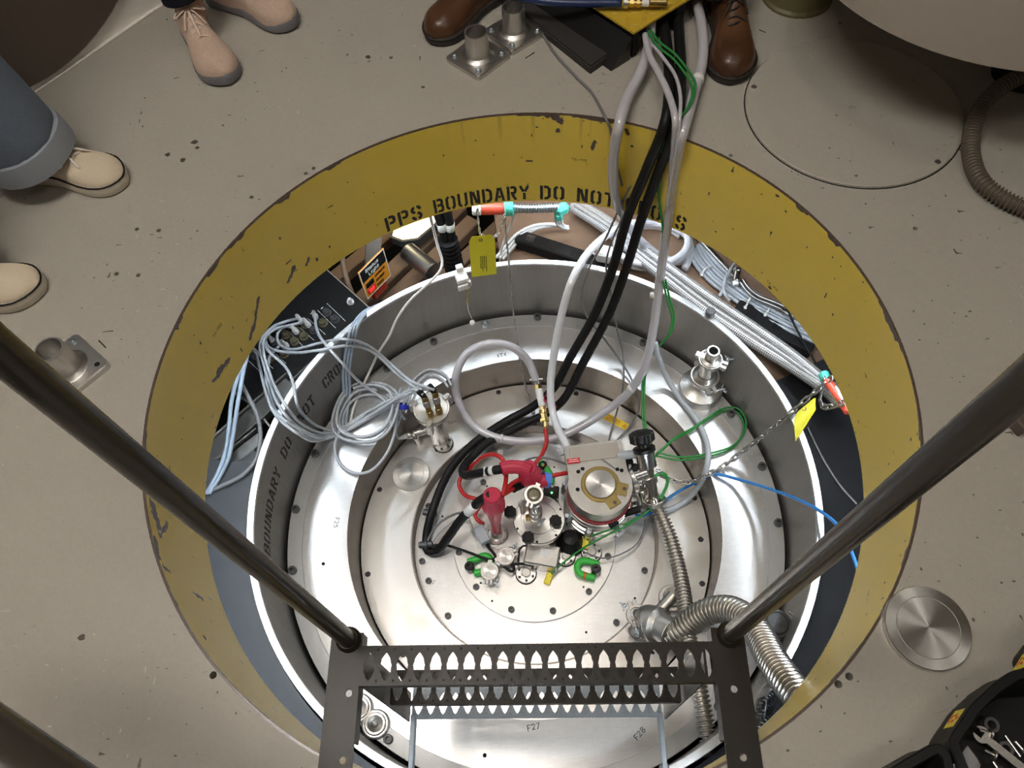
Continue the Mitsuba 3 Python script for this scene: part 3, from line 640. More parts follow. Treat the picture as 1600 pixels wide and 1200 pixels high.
# cluster of small fittings between pump and valve
cl = thing('pipe_fittings', 'cluster of small chrome tees and couplings between the pump head and the valve', 'fitting')
part(cl, 'sleeve', cyl((0.2508, 0.1614, -0.7600), (0.3053, 0.1595, -0.7500), .0125, 20, b=.003), 'cable_grey', label='grey plastic sleeve')
part(cl, 'ferrule', cyl((0.2399, 0.1604, -0.7600), (0.2684, 0.1603, -0.7570), .0105, 6, b=.001), 'brass')
for nm, a, b, r, mt in [('coupling', (0.2759, 0.1193, -0.7900), (0.2839, 0.0825, -0.8200), .014, 'chrome'), ('coupling', (0.2637, 0.0973, -0.7900), (0.3132, 0.0927, -0.7900), .012, 'steel'), ('coupling', (0.2992, 0.1363, -0.7800), (0.2857, 0.1187, -0.8000), .012, 'steel_worn'),
                        ('black_plug', (0.2834, 0.1451, -0.7700), (0.2715, 0.1511, -0.7900), .016, 'black_rubber'), ('black_plug', (0.2929, 0.1131, -0.7700), (0.3047, 0.1314, -0.7700), .014, 'black_rubber'), ('elbow', (0.3056, 0.0725, -0.8000), (0.3130, 0.0530, -0.8500), .013, 'chrome'),
                        ('elbow', (0.2815, 0.0732, -0.8300), (0.3285, 0.0611, -0.8300), .009, 'chrome'), ('nut', (0.2687, 0.0609, -0.8500), (0.2808, 0.0501, -0.8600), .012, 'brass'), ('coupling', (0.2912, 0.0529, -0.8700), (0.3100, 0.0491, -0.8800), .014, 'steel'), ('nut', (0.2553, 0.0714, -0.8000), (0.2683, 0.0626, -0.8000), .009, 'dark_brass'),
                        ('pipe', (0.3222, 0.1095, -0.8000), (0.3290, 0.0532, -0.8800), .006, 'chrome'), ('pipe', (0.2539, 0.0699, -0.8300), (0.3176, 0.0328, -0.8900), .004, 'chrome')]:
    part(cl, nm, cyl(a, b, r, 16 if nm != 'nut' else 6, b=.0015), mt)
add_clamp(cl, (0.2923, 0.0850, -0.7900), (1, .1, 0), .020)

# the pot with black star knobs
pt = thing('knobbed_pot', 'round steel pot with black star knobs and a clamped elbow on the centre plate', 'vacuum pot')
b = V(*(0.0180, 0.0197, -0.9350)); b[2] = 0
turned(pt, 'cover', [(.062, -.935), (.062, -.838), (.070, -.838), (.0715, -.836), (.0715, -.822), (.070, -.820), (.050, -.820), (.049, -.822), (.044, -.822), (.043, -.819), (0, -.819)], b, 'turned_steel')
part(pt, 'lower_box', mv(bx(.094, .062, .058, .003, (0, 0, -.906)), trans(V(*(0.0181, -0.0628, -0.8900)) * (1, 1, 0)) @ rotz(-.28)), 'steel_worn', label='steel box under the pot with a white label')
part(pt, 'paper_label', mv(bx(.030, .024, .0008, .0001, (0, 0, -.8766)), trans(V(*(0.0274, -0.0603, -0.8770)) * (1, 1, 0)) @ rotz(-.28)), 'label_white')
part(pt, 'name_strip', mv(bx(.030, .0065, .0008, .0001, (0, 0, -.8185)), trans(V(*(0.0238, 0.0097, -0.8200)) * (1, 1, 0)) @ rotz(.75)), 'cable_grey')
for px_ in ((-0.0600, 0.0381, -0.7900), (0.0619, 0.0011, -0.7900), (-0.0170, -0.0390, -0.7900)):
    q = V(*px_)
    st = [(0.0165 * (1 if i % 2 else .86)) for i in range(16)]
    pl = Polygon([(r * math.cos(i * math.pi / 8), r * math.sin(i * math.pi / 8)) for i, r in enumerate(st)]).buffer(.0012)
    k = part(pt, 'star_knob', at(cat(prism(pl, .014, -.014), prism(pl.buffer(-.003), .002, 0), cyl((0, 0, -.03), (0, 0, -.012), .009, 14)), q), 'black_rubber', smooth=20)
    part(k, 'stud', cyl(q - (0, 0, .055), q - (0, 0, .028), .005, 10), 'zinc')
for a in (20, 95, 200, 260, 310):
    q = b + (.066 * math.cos(math.radians(a)), .066 * math.sin(math.radians(a)), -.820)
    part(pt, 'screw_hole', cyl(q, q + (0, 0, .0006), .0035, 10), 'groove_black')
e0 = V(*(0.0089, 0.0222, -0.8200))
part(pt, 'stem', cat(cyl(e0, (e0[0], e0[1], -.74), .0125, 20), cyl((e0[0], e0[1], -.79), (e0[0], e0[1], -.782), .019, 20, b=.002), cyl((e0[0], e0[1], -.755), (e0[0], e0[1], -.747), .019, 20, b=.002)), 'steel')
e1 = V(*(0.0076, 0.0415, -0.6900))
part(pt, 'elbow', hose([(e0[0], e0[1], -.75), (e0[0], e0[1], -.73), e1 - (0, .004, .012), e1], .0125, 20, .004), 'steel_worn', smooth=True)
add_clamp(pt, e1, (0, -.25, 1), .0265, (-.5, -1, 0))
part(pt, 'end_cap', mv(lathe([(.018, .004), (.018, .006), (.0165, .0062), (.014, .003), (0, .0035)], 32), frame(e1, (0, -.25, 1))), 'connector_olive', label='tan disc inside the clamp')
part(pt, 'fitting', cat(cyl((-0.0250, 0.0441, -0.8200), (-0.0249, 0.0517, -0.7800), .007, 12), cyl((-0.0252, 0.0498, -0.7850), (-0.0262, 0.0536, -0.7700), .010, 12, b=.001)), 'steel_worn')
part(pt, 'fitting', cyl((-0.0127, 0.0204, -0.8200), (-0.0136, 0.0245, -0.8000), .006, 12, b=.001), 'brass')

dm = thing('black_cone', 'dull black rubber cone between the pot and the pump', 'cone')
whole(dm, mv(lathe([(.040, 0), (.039, .010), (.030, .040), (.020, .056), (0, .060)], 40), trans((0.1028, -0.0225, -0.9350))), 'black_rubber', smooth=40)

# high voltage connectors
def hv(label, base, top, fl):
    k = thing('high_voltage_connector', label, 'connector')
    base, top = V(*base), V(*top)
    d = top - base; L = np.linalg.norm(d)
    mm = frame(base, d)
    part(k, 'boot', mv(lathe([(0, 0), (.0125, 0), (.0135, L * .05), (.0135, L * .22), (.024, L * .62), (.0315, L * .70), (.032, L * .80), (.0255, L * .86), (.0245, L * .98), (.021, L), (0, L)], 32), mm), 'boot_red', smooth=40, label='crimson rubber boot')
    return k, d / L, L
k, d, L = hv('upright crimson high-voltage connector left of the pot', (-0.1048, 0.0263, -0.9050), (-0.1010, 0.0398, -0.6600), 1)
part(k, 'mounting_flange', cat(cyl((-0.1068, 0.0232, -0.9350), V(*(-0.1068, 0.0232, -0.9350)) + (0, 0, .012), .034, 32, b=.002), cyl((-0.1063, 0.0217, -0.9250), (-0.1048, 0.0259, -0.9040), .016, 20, b=.002)), 'steel')
for i in range(6):
    q = V(*(-0.1064, 0.0191, -0.9230)) + (.027 * math.cos(i * 1.047 + .4), .027 * math.sin(i * 1.047 + .4), 0)
    part(k, 'bolt', cyl(q, q + (0, 0, .004), .0036, 8, b=.0006), 'chrome')
k, d, L = hv('crimson high-voltage connector with a sideways sleeve behind the pot', (0.0251, 0.0871, -0.8600), (-0.0028, 0.1131, -0.6700), 0)
part(k, 'sleeve', hose([(0.003,0.107,-0.680),(-0.018,0.114,-0.672),(-0.052,0.118,-0.670),(-0.073,0.114,-0.670)], .0185, 20, .006), 'boot_red', smooth=True)
part(k, 'blue_tape', mv(lathe([(.0205, -.008), (.0215, -.006), (.0215, .010), (.0205, .012)], 20), frame((0.0438, 0.1029, -0.7450), V(*(0.0542, 0.1003, -0.7500)) - V(*(0.0332, 0.1019, -0.7400)))), 'tape_blue', label='band of blue tape')
part(k, 'side_arm', cyl((0.0187, 0.0953, -0.7300), (0.0543, 0.1021, -0.7500), .0185, 20, b=.003), 'boot_red')

# small flanges and caps on the centre plate
cf_flange('small_flange', 'small bolted steel flange in front of the pot, under the black cable', (-0.0312, -0.0985, -0.9350), .0285, 6, a0=.5)
cf_flange('small_flange', 'small bolted steel flange between the pot box and the right flange', (0.0857, -0.0606, -0.9350), .0265, 6, a0=.2)
cf_flange('small_flange', 'small bolted steel flange behind the green hoist ring', (0.1598, -0.0540, -0.9350), .0285, 6, a0=0)
for lab, q, r, a in [('clamped round cap beside the left green hoist ring', (-0.1318, -0.0938, -0.8950), .026, (-.1, -1, 0)), ('clamped round cap right of the small gauge boxes', (-0.0843, -0.0559, -0.8950), .026, (1, .3, 0))]:
    k = thing('clamped_cap', lab, 'cap')
    q = V(*q)
    turned(k, 'disc', [(.0185, -.004), (.0185, .0065), (0, .0065)], q, n=40)
    add_clamp(k, q, (0, 0, 1), r, a)
    part(k, 'tube', cyl(q - (0, 0, .040), q, .015, 20), 'steel')
gb = thing('gauge_box', 'small silver gauge box left of the upright crimson connector', 'gauge')
whole(gb, mv(bx(.028, .045, .022, .002), trans((-0.1638, 0.0549, -0.9000)) @ rotz(.25)), 'steel_worn')
gb = thing('gauge_box', 'small pale grey gauge box below the upright crimson connector', 'gauge')
part(gb, 'case', mv(bx(.030, .052, .022, .002), trans((-0.1473, 0.0134, -0.8950)) @ rotz(.40)), 'cable_grey')
part(gb, 'plug', cyl((-0.1345, -0.0126, -0.9000), (-0.1298, -0.0208, -0.9050), .006, 10, b=.001), 'black_rubber')
lb = thing('sensor_box', 'small black box with a green light right of the crimson connector', 'sensor')
part(lb, 'case', mv(bx(.044, .036, .075, .003), trans((0.0601, 0.1054, -0.8750)) @ rotz(-.2)), 'black_gloss')
for q, mt in (((0.0508, 0.1228, -0.8375), 'label_white'), ((0.0651, 0.1195, -0.8375), 'label_white')): part(lb, 'button', cyl(q, V(*q) + (0, 0, .0015), .0042, 10), mt)
gl = part(lb, 'light', cyl((0.0614, 0.1003, -0.8375), V(*(0.0614, 0.1003, -0.8375)) + (0, 0, .0015), .003, 10), 'label_white')
scene[gl]['emitter'] = {'type': 'area', 'radiance': {'type': 'rgb', 'value': [.3, 6, .8]}}
def hoist(label, path, bolt, orange):
    k = thing('hoist_ring', label, 'hoist ring')
    part(k, 'loop', hose(path, .0095, 14, .004), 'hoist_green', smooth=True)
    q = V(*bolt)
    part(k, 'bolt', at(lathe([(0, .010), (.005, .010), (.006, .020), (.011, .020), (.013, .018), (.0145, .010), (.0145, -.012)], 24), q), 'black_gloss')
    if orange is not None: part(k, 'orange_mark', hose(orange, .0099, 14, .002), 'orange_paint', smooth=True)
hoist('green hoist ring with black bolt right of the pot, orange mark on its near leg', [(0.176,-0.095,-0.920),(0.148,-0.082,-0.918),(0.125,-0.081,-0.915),(0.114,-0.093,-0.915),(0.116,-0.112,-0.915),(0.131,-0.121,-0.918),(0.159,-0.130,-0.920)], (0.1649, -0.1090, -0.9200), [(0.129,-0.120,-0.918),(0.136,-0.123,-0.918)])
hoist('green hoist ring half hidden under a black cable on the left', [(-0.193,-0.054,-0.920),(-0.167,-0.048,-0.915),(-0.145,-0.041,-0.915),(-0.130,-0.049,-0.915),(-0.126,-0.072,-0.915),(-0.151,-0.084,-0.917),(-0.177,-0.088,-0.920)], (-0.1885, -0.0706, -0.9200), None)
hoist('green hoist ring behind the crimson connector, partly hidden', [(0.040,0.230,-0.910),(0.052,0.214,-0.910),(0.063,0.194,-0.910),(0.069,0.173,-0.910),(0.064,0.159,-0.915)], (0.0461, 0.2168, -0.9200), [(0.049,0.217,-0.910),(0.055,0.208,-0.910)])
for lab, q, a in (('yellow plug at the end of a green wire in front of the pot', (0.0305, -0.1186, -0.9280), -.45), ('yellow plug beside the claw clamps of the pump', (0.1456, -0.0290, -0.9150), -.25)):
    k = thing('thermocouple_plug', lab, 'plug')
    part(k, 'case', mv(bx(.019, .034, .011, .002), trans(q) @ rotz(a)), 'plastic_yellow')
    for x, y in ((.004, .006), (-.004, -.002), (.004, -.010)): part(k, 'screw', mv(cyl((x, y, .0052), (x, y, .0062), .0016, 8), trans(q) @ rotz(a)), 'dark_brass')
rest = solo('cable_loop', 'small loop of black cable tied between the caps', 'cable', hose([(-0.132,-0.021,-0.905),(-0.116,-0.044,-0.900),(-0.112,-0.056,-0.900),(-0.098,-0.066,-0.905),(-0.084,-0.086,-0.910),(-0.068,-0.095,-0.910),(-0.063,-0.083,-0.910),(-0.077,-0.072,-0.905),(-0.068,-0.076,-0.905),(-0.041,-0.077,-0.905),(-0.006,-0.086,-0.905)], .0038, 8, .005), 'black_rubber', smooth=True)
solo('cable_tag', 'little white tag on the black cable between the caps', 'tag', mv(bx(.017, .017, .002, .0003), trans((-0.1051, -0.0688, -0.8950)) @ rotz(.8)), 'label_white')

# on the inner plate
bl = thing('blank_flange', 'shiny turned steel blank lying on the inner plate left of the black cables', 'flange')
turned(bl, 'disc', [(.054, 0), (.055, .002), (.055, .010), (.054, .011), (.038, .011), (.0372, .0102), (.0364, .011), (0, .011)], (-0.3474, 0.2180, -0.9000), 'turned_steel')
ft = thing('feedthrough', 'round silver feedthrough with two upright connectors and clamp jaws on the inner plate', 'feedthrough')
q = V(*(-0.2573, 0.3286, -0.6900)); q[2] = 0
turned(ft, 'disc', [(.028, -.712), (.050, -.709), (.052, -.707), (.052, -.692), (.051, -.690), (.047, -.690), (.046, -.691), (0, -.691)], q)
part(ft, 'column', cyl((*q[:2], -.90), (*q[:2], -.705), .028, 24), 'steel')
for a in (35, 160, 262):
    m = trans(q) @ rotz(math.radians(a))
    part(ft, 'clamp_jaw', mv(cat(bx(.020, .018, .040, .002, (.057, 0, -.712)), bx(.014, .016, .008, .001, (.050, 0, -.688)), cyl((.058, 0, -.695), (.058, 0, -.682), .006, 6)), m), 'steel_worn')
for a, b2 in (((-0.2598, 0.3029, -0.6910), (-0.2694, 0.3350, -0.6350)), ((-0.2344, 0.3085, -0.6910), (-0.2400, 0.3436, -0.6300))):
    a, b2 = V(*a), V(*b2)
    k = part(ft, 'connector', cat(cyl(a, a + (b2 - a) * .25, .010, 16, b=.001), cyl(a + (b2 - a) * .25, a + (b2 - a) * .55, .0085, 16), cyl(a + (b2 - a) * .75, b2, .009, 8, b=.001)), 'dark_brass')
    part(k, 'coupling_nut', cyl(a + (b2 - a) * .5, a + (b2 - a) * .78, .0105, 16, b=.001), 'steel_worn')
    part(k, 'boot', cyl(b2, b2 + (b2 - a) * .3 + V(-.012, .004, 0), .0085, 14, b=.002), 'black_rubber')
sv = thing('side_valve', 'small steel tee valve with a white cable boot left of the feedthrough', 'valve')
part(sv, 'body', cat(cyl((-0.3542, 0.3337, -0.8650), (-0.2917, 0.3493, -0.8650), .012, 20, b=.002), cyl((-0.3271, 0.3246, -0.8650), (-0.3225, 0.3236, -0.9000), .009, 14), cyl((-0.3387, 0.3279, -0.8650), (-0.3309, 0.3336, -0.8650), .017, 16, b=.002), cyl((-0.3228, 0.3501, -0.8650), (-0.3051, 0.3497, -0.8500), .008, 10)), 'steel_worn')
part(sv, 'cable_boot', cyl((-0.3522, 0.3335, -0.8650), (-0.3892, 0.3263, -0.8650), .010, 14, r1=.003), 'cable_white', label='tapered white boot')
k = cf_flange('small_flange', 'small bolted flange with a square block, just below the feedthrough', (-0.2483, 0.3122, -0.9000), .029, 6, a0=.3)
part(k, 'block', mv(bx(.026, .030, .045, .003, (0, 0, .022)), trans((-0.2528, 0.3165, -0.8900)) @ rotz(.25)), 'steel_worn')
wl = thing('warning_label', 'yellow printed warning label on the inner plate right of the brass coupling', 'label')
m = trans((0.2753, 0.3445, -0.8996)) @ rotz(math.atan2((0.3204, 0.3162, -0.9000)[1] - (0.2345, 0.3798, -0.9000)[1], (0.3204, 0.3162, -0.9000)[0] - (0.2345, 0.3798, -0.9000)[0]))
part(wl, 'sheet', mv(bx(.100, .024, .0008, .0001), m), 'label_yellow', smooth=False)
for i in range(3): part(wl, 'printed_line', mv(bx(.062, .0022, .0004, .0001, (-.008, .006 - .006 * i, .0006)), m), 'orange_paint', smooth=False)
part(wl, 'trefoil', mv(cat(*[prism(Polygon([(.040 + r * math.cos(math.radians(a + t)), -.002 + r * math.sin(math.radians(a + t))) for r, ts in ((.0016, (-28, 28)), (.0058, (28, 0, -28))) for t in ts]), .0004, .0004) for a in (90, 210, 330)]), m), 'label_red', smooth=False)
solo('trefoil_label', 'small white label on the recess wall behind the crimson connector', 'label', mv(bx(.020, .016, .0008, .0001), frame((-0.0773, 0.2744, -0.9140), (0, -1, .35))), 'label_white')

# on the outer flange
np_ = thing('vacuum_nipple', 'tall stepped steel nipple with two clamps on the right of the outer flange', 'vacuum fitting')
q = V(*(0.5170, 0.3408, -0.7570)); q[2] = 0
part(np_, 'dome', at(lathe([(.062, -.757), (.062, -.728), (.060, -.724), (.052, -.720), (.044, -.716), (.030, -.709), (.024, -.700), (.024, -.66)], 48), q), 'steel_worn')
add_clamp(np_, q + (0, 0, -.670), (0, 0, 1), .042, (.2, -1, 0), .015)
part(np_, 'neck', at(lathe([(.036, -.664), (.034, -.660), (.023, -.652), (.021, -.58)], 40), q), 'steel')
add_clamp(np_, q + (0, 0, -.580), (0, 0, 1), .034, (.9, -.6, 0), .014)
part(np_, 'end_tube', at(lathe([(.030, -.575), (.028, -.571), (.0175, -.569), (.0175, -.532), (.0168, -.531), (.0125, -.531), (.012, -.56)], 32), q), 'steel')
part(np_, 'bore', at(cyl((0, 0, -.562), (0, 0, -.552), .0122, 16), q), 'groove_black')
for lab, q in (('turned cone-tipped cap half hidden behind the left landing bar', (-0.4589, -0.4407, -0.7570)), ('turned cone-tipped cap on the flange just right of the left landing bar', (-0.4182, -0.4798, -0.7570))):
    k = thing('cone_cap', lab, 'cap')
    turned(k, 'disc', [(.031, 0), (.0325, .002), (.0325, .012), (.030, .013), (.026, .013), (.024, .016), (.019, .016), (.018, .015), (.009, .018), (.0045, .032), (0, .033)], q, 'turned_steel')
    part(k, 'knurled_edge', at(lathe([(.0326, .002), (.0335 , .003), (.0335, .011), (.0326, .012)], 48), q), 'zinc', smooth=False)
# reducers at the lower right
el = thing('reducer_elbow', 'bell-shaped steel reducer with a clamp at the start of the large corrugated hose', 'vacuum fitting')
part(el, 'bell', sweep(spline([(0.235,-0.304,-0.845),(0.251,-0.296,-0.830),(0.273,-0.287,-0.820),(0.297,-0.300,-0.800),(0.322,-0.325,-0.780)], 8), np.r_[np.full(8, .020), np.linspace(.022, .046, 8), np.linspace(.047, .046, 8), np.full(9, .036)], 32), 'steel_worn', smooth=True)
add_clamp(el, (0.2562, -0.2847, -0.8300), V(*(0.2720, -0.2932, -0.8200)) - V(*(0.2352, -0.2971, -0.8400)), .040, (0, 0, 1))
add_clamp(el, (0.2508, -0.2607, -0.8400), (0, 0, 1), .030, (-.3, 1, 0))
k2 = thing('side_nipple', 'clamped steel side nipple behind the corrugated hose on the inner plate', 'vacuum fitting')
part(k2, 'tube', cyl((0.3036, -0.2583, -0.8700), (0.3567, -0.2110, -0.8600), .017, 24), 'steel_worn')
add_clamp(k2, (0.3528, -0.2179, -0.8650), (0, 0, 1), .036, (.9, .4, 0))
part(k2, 'cap', cyl((0.3554, -0.2144, -0.8800), V(*(0.3554, -0.2144, -0.8800)) + (0, 0, .022), .026, 24, b=.002), 'steel')
dc = thing('dark_coupling', 'dark clamp coupling at the drum wall above the black spiral hose', 'vacuum fitting')
q = V(*(0.5381, -0.3549, -0.6200))
part(dc, 'body', cat(cyl(q + (0, 0, -.03), q + (0, 0, .012), .026, 24, b=.003), cyl(q + (0, -.0, -.012), q + (.0, -.035, -.016), .018, 20)), 'dark_metal')
add_clamp(dc, q, (0, 0, 1), .034, (.95, -.2, 0), .014, 'dark_metal')

# ---------------------------------------------------------------- hoses and cables
def line(name, label, pts, r, mat_, cat_='cable', n=10, step=.012, group=None):
    return solo(name, label, cat_, hose(pts, r, n, step), mat_, True, group)
c1 = thing('power_cable', 'thick black cable with a white band, ending at the upright crimson connector', 'cable')
c1p = [(0.416,0.972,0.030),(0.408,0.854,0.030),(0.394,0.741,0.032),(0.360,0.597,0.035),(0.332,0.591,-0.100),(0.298,0.580,-0.250),(0.266,0.540,-0.400),(0.220,0.491,-0.530),(0.147,0.439,-0.670),(0.100,0.410,-0.780),(0.028,0.390,-0.860),(-0.040,0.370,-0.885),(-0.111,0.329,-0.885),(-0.176,0.281,-0.885),(-0.237,0.207,-0.885),(-0.286,0.098,-0.890),(-0.311,0.028,-0.928),(-0.307,-0.008,-0.932),(-0.281,-0.014,-0.920),(-0.241,0.003,-0.860),(-0.197,0.026,-0.790),(-0.162,0.034,-0.735),(-0.132,0.040,-0.690),(-0.105,0.042,-0.665)]
part(c1, 'cable', hose(c1p, .0125, 14, .012), 'black_rubber', smooth=True)
part(c1, 'white_band', sweep(np.array([(-0.174,0.032,-0.753),(-0.162,0.034,-0.735),(-0.150,0.036,-0.717)]), .0136, 14), 'label_white', smooth=True)
c2 = thing('power_cable', 'thick black cable with white markers, ending at the sideways crimson sleeve', 'cable')
c2p = [(0.457,0.991,0.030),(0.438,0.850,0.030),(0.420,0.738,0.032),(0.384,0.594,0.035),(0.361,0.587,-0.100),(0.334,0.576,-0.250),(0.301,0.536,-0.400),(0.259,0.487,-0.530),(0.187,0.430,-0.680),(0.123,0.375,-0.800),(0.064,0.362,-0.860),(0.004,0.350,-0.885),(-0.043,0.329,-0.885),(-0.117,0.290,-0.875),(-0.168,0.236,-0.860),(-0.187,0.181,-0.810),(-0.176,0.149,-0.775),(-0.147,0.132,-0.730),(-0.105,0.120,-0.690),(-0.070,0.114,-0.670)]
part(c2, 'cable', hose(c2p, .0125, 14, .012), 'black_rubber', smooth=True)
for a in ("757,737.8,-.704 763,736.6,-.694", "767,735.6,-.688 773,734.6,-.68"): part(c2, 'white_marker', sweep(np.array([(-0.119,0.124,-0.704),(-0.109,0.121,-0.694)]) if a[0:3] == '757' else np.array([(-0.101,0.120,-0.688),(-0.091,0.117,-0.680)]), .0136, 14), 'label_white', smooth=True)

CL = 'clear_hose'
line('clear_hose', 'milky hose left of the black cables, running from the ramp down to the coil', [(0.386,0.950,0.040),(0.365,0.853,0.035),(0.330,0.761,0.032),(0.293,0.693,0.030),(0.259,0.602,0.032),(0.256,0.610,-0.090),(0.272,0.618,-0.218),(0.340,0.699,-0.434),(0.401,0.724,-0.550),(0.461,0.710,-0.600),(0.510,0.702,-0.605),(0.543,0.737,-0.605)], .0125, CL, 'hose', 14)
ha = thing('clear_hose', 'milky hose arching from the coil down to the turbo pump', 'hose')
part(ha, 'tube', hose([(0.511,0.669,-0.600),(0.536,0.719,-0.600),(0.541,0.771,-0.595),(0.519,0.809,-0.585),(0.469,0.831,-0.575),(0.399,0.826,-0.560),(0.340,0.798,-0.540),(0.281,0.749,-0.520),(0.213,0.661,-0.490),(0.164,0.577,-0.490),(0.132,0.521,-0.560),(0.105,0.459,-0.660),(0.088,0.400,-0.740),(0.087,0.341,-0.790),(0.098,0.282,-0.800),(0.118,0.218,-0.800),(0.119,0.161,-0.830),(0.111,0.114,-0.860)], .0112, 14), 'clear_hose_white', smooth=True)
COIL = (0.4231, 0.7558, -0.6000)
line('hose_coil', 'coil of milky hose lying on the brown deck behind the drum', [(COIL[0] + (.108 + .007 * math.sin(t * 1.3)) * math.cos(t), COIL[1] + (.082 + .007 * math.sin(t * .7)) * math.sin(t), -.607 + .004 * t) for t in np.linspace(.5, 14.2, 60)], .0105, 'clear_hose_white', 'hose', 12)
hb = thing('clear_hose', 'longest milky hose, dropping right of the black cables and looping to the brass coupling', 'hose')
part(hb, 'tube', hose([(0.508,1.034,0.030),(0.505,0.948,0.030),(0.492,0.843,0.030),(0.473,0.767,0.030),(0.444,0.695,0.030),(0.417,0.625,0.030),(0.391,0.559,0.030),(0.397,0.579,-0.090),(0.400,0.572,-0.230),(0.394,0.537,-0.360),(0.385,0.488,-0.460),(0.373,0.432,-0.560),(0.354,0.385,-0.650),(0.316,0.356,-0.740),(0.254,0.341,-0.820),(0.165,0.309,-0.860),(0.096,0.291,-0.875),(-0.001,0.288,-0.880),(-0.096,0.312,-0.875),(-0.160,0.358,-0.860),(-0.193,0.423,-0.810),(-0.187,0.463,-0.745),(-0.148,0.505,-0.700),(-0.079,0.513,-0.670),(-0.015,0.507,-0.690),(0.029,0.485,-0.740),(0.049,0.441,-0.790)], .0122, 14), CL, smooth=True)
for pp in ("1091,120,.03 1089,127,.03", ): part(hb, 'zip_tie', sweep(np.array([(0.459,0.733,0.030),(0.454,0.721,0.030)]), .0148, 16), 'cable_white', smooth=True)
part(hb, 'zip_tie', sweep(np.array([(0.378,0.495,-0.463),(0.377,0.489,-0.473)]), .0135, 16), 'cable_white', smooth=True)
part(hb, 'zip_tie', sweep(np.array([(0.323,0.361,-0.728),(0.316,0.357,-0.738)]), .0135, 16), 'cable_white', smooth=True)
part(hb, 'zip_tie', sweep(np.array([(-0.073,0.304,-0.876),(-0.067,0.303,-0.877)]), .0132, 16), 'cable_white', smooth=True)
line('clear_tube', 'thin milky tube lying over the black cables at the edge of the opening', [(0.357,0.869,0.050),(0.352,0.788,0.060),(0.363,0.719,0.062),(0.373,0.645,0.062),(0.373,0.567,0.060),(0.383,0.574,-0.040),(0.393,0.570,-0.160),(0.393,0.542,-0.290),(0.389,0.500,-0.420)], .0078, CL, 'hose')
line('clear_tube', 'thinnest pale tube right of the black cables near the ramp', [(0.371,0.839,0.045),(0.388,0.772,0.052),(0.398,0.704,0.062),(0.397,0.642,0.062),(0.383,0.573,0.062),(0.381,0.552,0.010),(0.383,0.555,-0.080),(0.383,0.549,-0.180)], .0042, CL, 'hose')
line('grey_tube', 'grey tube crossing the right of the outer flange to the valve', [(0.379,0.416,-0.585),(0.390,0.401,-0.630),(0.425,0.368,-0.720),(0.454,0.320,-0.746),(0.488,0.246,-0.746),(0.502,0.189,-0.747),(0.496,0.127,-0.732),(0.485,0.091,-0.760),(0.475,0.079,-0.841),(0.442,0.058,-0.889),(0.391,0.036,-0.885),(0.351,0.028,-0.870)], .0082, 'cable_grey', 'hose')
line('grey_wire', 'thin grey wire trailing over the floor from the black mat to the opening', [(0.121,0.977,0.006),(0.131,0.944,0.004),(0.148,0.888,0.004),(0.188,0.802,0.004),(0.218,0.744,0.004),(0.231,0.693,0.004),(0.238,0.650,0.008),(0.248,0.644,-0.014),(0.262,0.634,-0.084),(0.287,0.630,-0.188)], .0032, 'wire_grey', 'wire', 6)
line('grey_wire', 'thin grey wire bowing out left of the black cables over the drum wall', [(0.305,0.616,-0.176),(0.287,0.630,-0.268),(0.255,0.622,-0.380),(0.207,0.582,-0.460),(0.191,0.555,-0.540),(0.200,0.528,-0.580),(0.235,0.498,-0.630),(0.292,0.461,-0.720),(0.320,0.410,-0.741),(0.333,0.365,-0.752),(0.348,0.342,-0.840),(0.322,0.313,-0.885),(0.271,0.264,-0.885)], .003, 'wire_grey', 'wire', 6)
line('grey_wire', 'thin grey wire hanging straight past the black cables', [(0.319,0.616,-0.200),(0.298,0.618,-0.280),(0.266,0.599,-0.380),(0.257,0.583,-0.440),(0.274,0.558,-0.540),(0.287,0.502,-0.620),(0.307,0.465,-0.710),(0.302,0.389,-0.758),(0.288,0.359,-0.862),(0.257,0.287,-0.885),(0.245,0.249,-0.870)], .0026, 'wire_grey', 'wire', 6)
line('white_wire', 'white wire hanging past the drum rim left of the yellow tag', [(-0.205,0.726,-0.330),(-0.202,0.712,-0.360),(-0.195,0.683,-0.420),(-0.188,0.659,-0.455),(-0.195,0.636,-0.465),(-0.225,0.607,-0.475),(-0.288,0.574,-0.510),(-0.332,0.552,-0.560),(-0.365,0.536,-0.620),(-0.404,0.517,-0.670),(-0.440,0.485,-0.720),(-0.467,0.447,-0.745),(-0.493,0.377,-0.750),(-0.500,0.336,-0.750)], .0040, 'cable_white', 'wire', 8)
bw = line('blue_wire', 'blue wire crossing the right side of the drum', [(0.668,-0.302,-0.400),(0.674,-0.254,-0.420),(0.676,-0.194,-0.450),(0.668,-0.153,-0.480),(0.649,-0.091,-0.550),(0.615,-0.016,-0.650),(0.555,0.053,-0.730),(0.509,0.079,-0.750),(0.488,0.088,-0.800),(0.453,0.093,-0.860),(0.397,0.072,-0.885),(0.346,0.036,-0.890),(0.308,0.028,-0.890),(0.282,0.042,-0.890)], .0042, 'wire_blue', 'wire', 8)
GW = 'green wires looping to the black-knobbed valve'
line('green_wire', 'pair of green wires at the floor edge, upper strand beside the ramp', [(0.371,0.890,0.050),(0.382,0.829,0.060),(0.410,0.778,0.062),(0.431,0.730,0.055),(0.439,0.686,0.055),(0.421,0.632,0.050),(0.389,0.592,0.045),(0.365,0.586,-0.020),(0.362,0.593,-0.100),(0.366,0.588,-0.176)], .0030, 'wire_green', 'wire', 6)
